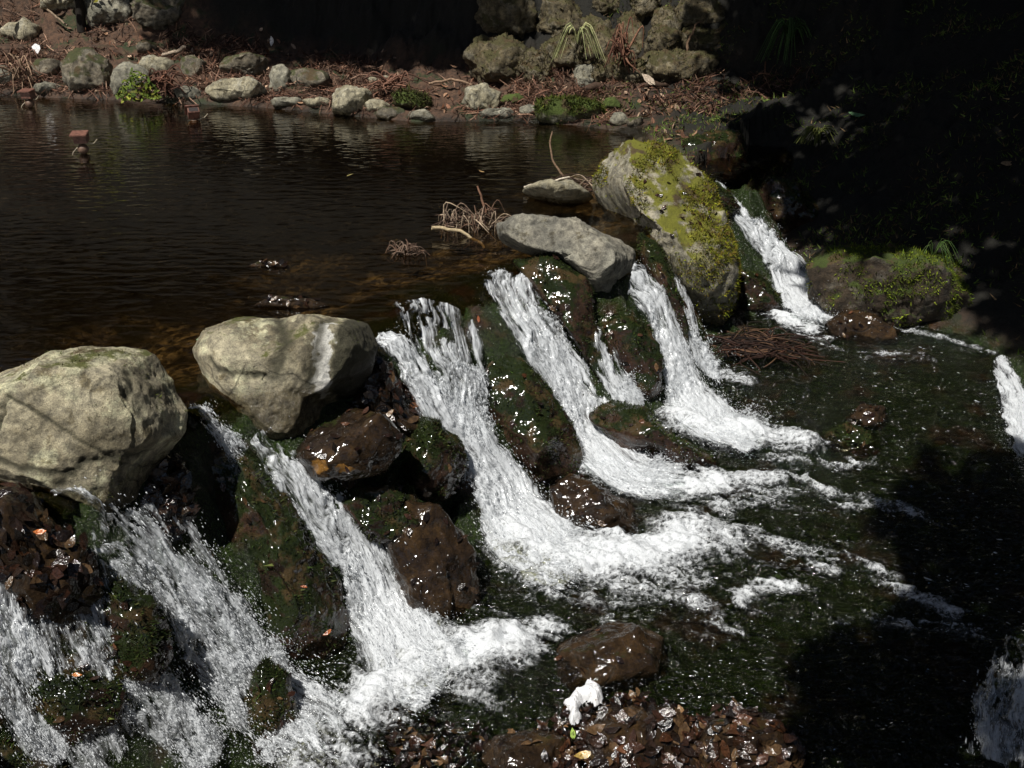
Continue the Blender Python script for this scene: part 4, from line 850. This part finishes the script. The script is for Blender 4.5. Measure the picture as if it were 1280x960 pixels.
# clump of standing froth among the leaves at the bottom
def froth():
    pl = np.array([(704, 884), (712, 879), (716, 872), (728, 866), (735, 857), (744, 862), (752, 868), (753, 884), (744, 890), (737, 884), (728, 885), (724, 893), (727, 905), (714, 912), (710, 902), (712, 895)], float)
    P = np.array([on_low(u, v) for u, v in pl]); P = spline(np.vstack([P, P[:1]]), 90); c = P.mean(0)
    x = np.arange(P[:, 0].min() - .01, P[:, 0].max() + .01, .0022); y = np.arange(P[:, 1].min() - .01, P[:, 1].max() + .01, .0022)
    X, Y = np.meshgrid(x, y, indexing='ij'); d = np.abs(polydist(X, Y, P[:, :2])[0]); ins = np.zeros(X.shape, bool)
    for a, b in zip(P[:-1], P[1:]):
        ins ^= ((a[1] > Y) != (b[1] > Y)) & (X < (b[0] - a[0]) * (Y - a[1]) / (b[1] - a[1] + 1e-12) + a[0])
    d = np.where(ins, d, -d); q = np.c_[X.ravel(), Y.ravel(), 0 * X.ravel()]; n1 = fbm(q * 45, 3, 4).reshape(X.shape)
    Z = low(X, Y) + .02 + .045 * (1 - np.exp(-np.clip(d + .004 * n1, 0, 1) / .014)) + .006 * n1 * sstep(0, .01, d)
    F = grid_faces(*X.shape); F = F[(d + .006 * n1).ravel()[F].min(1) > 0]
    t = NT('froth'); pp = t.pos(); n = t.noise(pp, 160, 3)
    m_ = t.done(t.bsdf(Base_Color=t.mix(t.ramp(n, .62, .68), t.mix(t.noise(pp, 40, 3), (.62, .63, .65), (.85, .85, .86)), (.20, .13, .08)), Roughness=.45, Normal=t.bump(n, .5, .004)))
    c[2] = Z[d > 0].min()
    tag(obj_np('froth_clump', np.stack([X, Y, Z], -1).reshape(-1, 3), F, m_, loc=c), 'small clump of white froth standing on wet brown leaves at the bottom', 'froth')
froth()

# ------------------------------------------------------------------ plants
def clump_plant(name, label, cat, base, nl, rad, hgt, pal, size, asp=.45, stem=True):
    root = tag(empty(name, base), label, cat)
    P = np.zeros((nl, 3)); a = rng.uniform(0, 2 * np.pi, nl); r = rad * np.sqrt(rng.random(nl)); P[:, 0] = r * np.cos(a); P[:, 1] = r * np.sin(a) * .7
    P[:, 2] = hgt * (1 - (r / rad) ** 2) * rng.uniform(.4, 1, nl) + .03
    N = P / (np.linalg.norm(P, axis=1)[:, None] + 1e-6) + np.array([0, -.4, .5]); N /= np.linalg.norm(N, axis=1)[:, None]
    v, f, c = leaves(P, N, size * rng.uniform(.6, 1.2, nl), np.full(nl, asp), pick(pal, nl, .25), .5)
    obj_np('foliage', v, f, M['leafd'], parent=root, cols=c)
    if stem:
        cs = [(spline([(0, 0, 0), P[i] * .6 + np.array([0, 0, .02]), P[i]], 6), .008, .004) for i in range(0, nl, max(1, nl // 14))]
        v, f = tubes(cs, 4); obj_np('stem', v, f, M['wood'], parent=root, cols=np.tile((.10, .07, .03), (len(v), 1)))
    return root
b = at(172, 112, depth_of(hit(165, 123)) * .962)
clump_plant('shrub', 'low yellow green shrub hanging over the waterline of the far bank', 'shrub', b - np.array([0, 0, .12]), 240, .22, .30, [(.11, .15, .015), (.06, .10, .01), (.22, .23, .03), (.08, .12, .015)], .036)
def grass_tuft(name, label, base, n, L, pal, r=.004, droop=.6, toward=(0, -.4)):
    root = None; cs = []
    for i in range(n):
        a = rng.uniform(0, 2 * np.pi); d = np.array([math.cos(a) + toward[0], math.sin(a) * .6 + toward[1], 0]); l = L * rng.uniform(.6, 1.1)
        cs.append((spline([(0, 0, 0), d * l * .3 + np.array([0, 0, l * .55]), d * l * .8 + np.array([0, 0, l * (.55 - droop)])], 8), r, r * .3))
    v, f = tubes(cs, 3); c = np.repeat(pick(pal, n, .2), 24, 0)
    return tag(obj_np(name, v + base, f, M['leafd'], loc=base, cols=c), label, 'grass')
grass_tuft('grass_tuft', 'thin arching grass blades on top of the wide mossy right bank rock', at(1165, 322, depth_of(hit(1165, 405)) * 1.0), 16, .22, [(.06, .12, .03), (.10, .16, .04)], .003, .7)
grass_tuft('hanging_plant', 'pale straw coloured plant hanging on the cliff under a dark ledge', at(722, 54, depth_of(hit(722, 108)) * .985), 16, .34, [(.42, .42, .20), (.30, .32, .14)], .012, 1.0)
grass_tuft('fern', 'dim green fern drooping on the dark bank at the top right', hit(985, 58) + np.array([0, 0, .02]), 40, .45, [(.06, .12, .03), (.04, .08, .02)], .012, .9)
grass_tuft('grass_tuft', 'yellowish weeds on the dark bank just left of the bright green leaf', hit(1020, 178), 40, .25, [(.12, .13, .03), (.07, .09, .02)], .009, .5)
grass_tuft('grass_tuft', 'dry blades sprouting from the side of the biggest mossy boulder', at(872, 328, depth_of(hit(880, 405)) * .93), 14, .10, [(.30, .28, .10), (.2, .22, .05)], .003, .6)
b = hit(103, 40)
tr = tag(empty('young_maple', b), 'young trunk with yellow green leaves at the top left', 'tree')
v, f = tubes([(spline([(0, 0, 0), (.02, 0, .35), (.05, 0, .75)], 10), .06, .04), (spline([(.12, 0, 0), (.06, .02, .3), (.04, 0, .7)], 8), .02, .015)], 8)
obj_np('trunk', v, f, M['wood'], parent=tr, cols=np.tile((.02, .016, .012), (len(v), 1)))
nl = 60; P = rng.normal(size=(nl, 3)) * (.30, .2, .10) + (.06, -.1, .56)
v, f, c = leaves(P, np.tile((0, -.6, .7), (nl, 1)), rng.uniform(.04, .08, nl), np.full(nl, .5), pick([(.30, .28, .03), (.2, .22, .03)], nl), .5); obj_np('crown', v, f, M['leafd'], parent=tr, cols=c)

# ------------------------------------------------------------------ pond lamps standing in the pool
def metal(name, c, r=.55):
    t = NT(name); n = t.noise(t.pos(), 40, 5)
    return t.done(t.bsdf(Base_Color=t.mix(t.ramp(n, .35, .7), c, tuple(x * .45 for x in c)), Roughness=r, Normal=t.bump(n, .3, .004)))
LM = metal('rusty_brown_paint', (.22, .10, .07)); LB = metal('brown_ball', (.20, .12, .08)); LC = metal('pale_cord', (.5, .42, .3)); LD = metal('dark_inside', (.03, .02, .018))
def bx(name, mat, parent, loc, dim, rot=(0, 0, 0), bev=.004):
    bm = bmesh.new(); bmesh.ops.create_cube(bm, size=1)
    for q in bm.verts: q.co = Vector((q.co.x * dim[0], q.co.y * dim[1], q.co.z * dim[2]))
    bmesh.ops.bevel(bm, geom=bm.edges[:], offset=bev, segments=2, affect='EDGES')
    me = bpy.data.meshes.new(name); bm.to_mesh(me); bm.free(); me.materials.append(mat)
    o = bpy.data.objects.new(name, me); COL.objects.link(o); o.parent = parent; o.location = loc; o.rotation_euler = rot; return o
def lamp(label, u, v, rz, tilt, sc, openf):
    b = on_z(u, v, 0); root = tag(empty('pond_lamp', b), label, 'lamp', 'brown pond lamps standing in the pool'); root.rotation_euler = (0, 0, rz); root.scale = (sc,) * 3
    z0 = .15 if not openf else .075
    V0, F = ico(3); ball = obj_np('ball_base', V0 * (.052, .052, .05) + (0, 0, z0 - .105), F, LB, parent=root)
    v_, f_ = tubes([([(0, 0, -.3), (0, 0, z0 - .12)], .018, .018)], 8); obj_np('post', v_, f_, LD, parent=root)
    hs = bx('housing', LM, root, (0, 0, z0), (.125, .12, .075), (tilt, 0, 0))
    bx('hood', LM, hs, (-.01, -.006, .046), (.155, .15, .016))
    if openf:
        bx('opening', LD, hs, (0, -.0605, 0), (.10, .006, .055), bev=.001)
    for sg, pts in ((1, [(.06, 0, z0 - .06), (.11, -.02, z0 - .05), (.15, -.03, z0 - .01)]), (-1, [(-.05, 0, z0 - .09), (-.09, -.02, z0 - .13), (-.10, -.03, -.01)])):
        v_, f_ = tubes([(spline(pts, 10), .005, .005)], 5); obj_np('cable', v_, f_, LC, parent=root)
    return root
lamp('brown pond lamp on a ball base in open water, nearest of the three', 105, 192, .15, .15, .86, False)
lamp('brown pond lamp close to the shore at the far left edge', 38, 134, -.1, .1, .86, False)
lamp('brown pond lamp tipped over with its open face up, right one', 243, 150, .4, -.9, .86, True)

# ------------------------------------------------------------------ trees whose crowns shade the stream (mostly above the frame)
def foliage(cs, n, size, pal):
    Ps = []
    for c, r in cs:
        k = int(n * r ** 2); d = rng.normal(size=(k, 3)); d /= np.linalg.norm(d, axis=1)[:, None]
        Ps.append(np.array(c) + d * (r * rng.random(k) ** .4)[:, None] * (1, 1, .6))
    P = np.vstack(Ps); N = rng.normal(size=P.shape); N[:, 2] = np.abs(N[:, 2]) + .6; N /= np.linalg.norm(N, axis=1)[:, None]
    return leaves(P, N, size * rng.uniform(.6, 1.3, len(P)), np.full(len(P), .5), pick(pal, len(P), .3), .5)
def tree(label, base, top, clusters, n=420, size=.13, pal=((.014, .022, .007), (.020, .028, .009)), r0=.22, group=None):
    base = np.array(base, float); root = tag(empty('cedar_tree', base), label, 'tree', group); rel = [(np.array(c) - base, r) for c, r in clusters]
    top = np.array(top, float) - base; tr = spline([(0, 0, -.4), top * .5 + (.1, .1, 0), top], 16); cs = [(tr, r0, r0 * .3)]
    for c, r in rel:
        j = int(np.clip(np.argmin(np.abs(tr[:, 2] - c[2] * .8)), 3, 14)); cs.append((spline([tr[j], (tr[j] + c) / 2 + (0, 0, .15), c], 8), r0 * .3, .02))
    v, f = tubes(cs, 7); obj_np('trunk', v, f, M['wood'], parent=root, cols=np.tile((.06, .04, .028), (len(v), 1)))
    v, f, c = foliage(rel, n, size, list(pal)); obj_np('crown', v, f, M['leafd'], parent=root, cols=c); return root
def sh(p, d): return np.asarray(p) + SUN * d
# patches of ground kept in shade: point, radius
far = [(hit(u, v), r) for u, v, r in ((255, 30, .8), (330, 28, .9), (420, 40, .95), (520, 45, .95), (590, 40, .65), (480, 5, 1.0), (380, 0, 1.), (560, 0, 1.0))]
tree('tall dark cedar on the left bank, its boughs shading the cliff hollow', (-9.5, 11, .6), (-8.6, 11, 11), [(sh(p, 9.5), r) for p, r in far], 520)
rb = [(hit(u, v), r) for u, v, r in ((930, 30, .7), (1000, 20, .9), (1080, 20, .95), (1170, 30, 1.), (1260, 40, 1.), (960, 110, .5), (1020, 100, .6), (1100, 100, .75), (1190, 110, .85), (1270, 130, .8), (940, 170, .3), (990, 215, .5), (1060, 210, .55), (1140, 220, .65), (1230, 230, .7), (1010, 285, .28), (1060, 285, .35), (1130, 290, .4), (985, 250, .32), (1275, 372, .25), (960, 140, .35), (1240, 272, .3), (1275, 330, .35), (1275, 400, .3), (1040, 350, .3), (1085, 350, .24), (1075, 305, .25))]
tree('dark cedar leaning over the stream from the right bank', (6.0, 9.5, 3.0), (2.5, 7.5, 10), [(sh(p, 7.0), r) for p, r in rb], 620)
lo = [(on_low(u, v), r) for u, v, r in ((1180, 640, .38), (1240, 600, .4), (1240, 720, .4), (1140, 860, .42), (1080, 930, .35), (1200, 900, .42), (1190, 780, .25), (1270, 660, .3), (1060, 840, .22))]
tree('near cedar behind the viewer casting shade on the lower right stream', (1.8, -1.5, .3), (0.4, .6, 8), [(sh(p, 6.5), r) for p, r in lo], 620)
hd = [((x, y, float(height(np.array([x]), np.array([y]))[0]))) for x, y in ((-7.5, 17), (-5, 18.5), (-2.5, 17.5), (0, 18.5), (2.5, 17), (5, 16), (7.5, 13), (8, 9.5), (-10.5, 14))]
for i, p in enumerate(hd):
    cl = [(np.array(p) + (rng.normal() * .8, rng.normal() * .8, 1.6 + k * 1.1), 1.5 - .09 * k) for k in range(9)]
    tree('dark cedar standing on the hillside above the cliff', p, np.array(p) + (0, 0, 12), cl, 150, .22, group='cedars on the hillside')

# high boughs added out of view to close the sky and darken the shade
def sky_block_canopy(label, base, top, spots):
    tree(label, base, top, [q for q in spots if clear_of_sun(*q)], 70, .3, r0=.3)
cr = np.random.default_rng(4)
_e = np.array([hit(840, 10), hit(880, 110), hit(930, 215), on_low(1240, 425), on_low(1150, 600), on_low(1000, 800), on_low(980, 960)])[::-1]
def clear_of_sun(c, r):
    g = np.array(c) - SUN * (c[2] + .3) / SUN[2]
    return g[1] < 1.9 - r * 1.1 or g[0] - r * 1.1 > np.interp(g[1], _e[:, 1], _e[:, 0]) or g[1] - r > 14.6 or g[0] < -7.6 - r
sky_block_canopy('added unseen cedar on the right bank blocking the sky over the stream', (9.5, 7, 5), (7, 7, 13), [((x + cr.normal() * .4, y + cr.normal() * .4, 9.5 + cr.normal() * .7), 1.7) for x in (-3, -.5, 2, 4.5, 7, 9.5) for y in (-1, 2, 4.6, 7.2, 9.8, 12.4, 15)])
sky_block_canopy('added unseen cedar behind the viewer, its spreading boughs blocking sky light', (5, -7, .3), (4, -5, 11), [((x + cr.normal() * .4, y + cr.normal() * .4, 7 + cr.normal() * 1.2), 1.8) for x in (-9, -6, -3, 0, 3, 6, 9) for y in (-8, -5, -2.2, .6)])
sky_block_canopy('added unseen cedar far to the left, blocking sky beyond the pool', (-17, 6, 4), (-16, 6, 14), [((-16 + cr.normal() * 1., y, h), 2.0) for y in (-6, -3, 0, 3, 6, 9, 12, 15) for h in (3, 6, 9, 12)] + [((x, y, 10), 1.9) for x in (-13.5, -10.5, -7.5) for y in (9, 11.5, 14)])
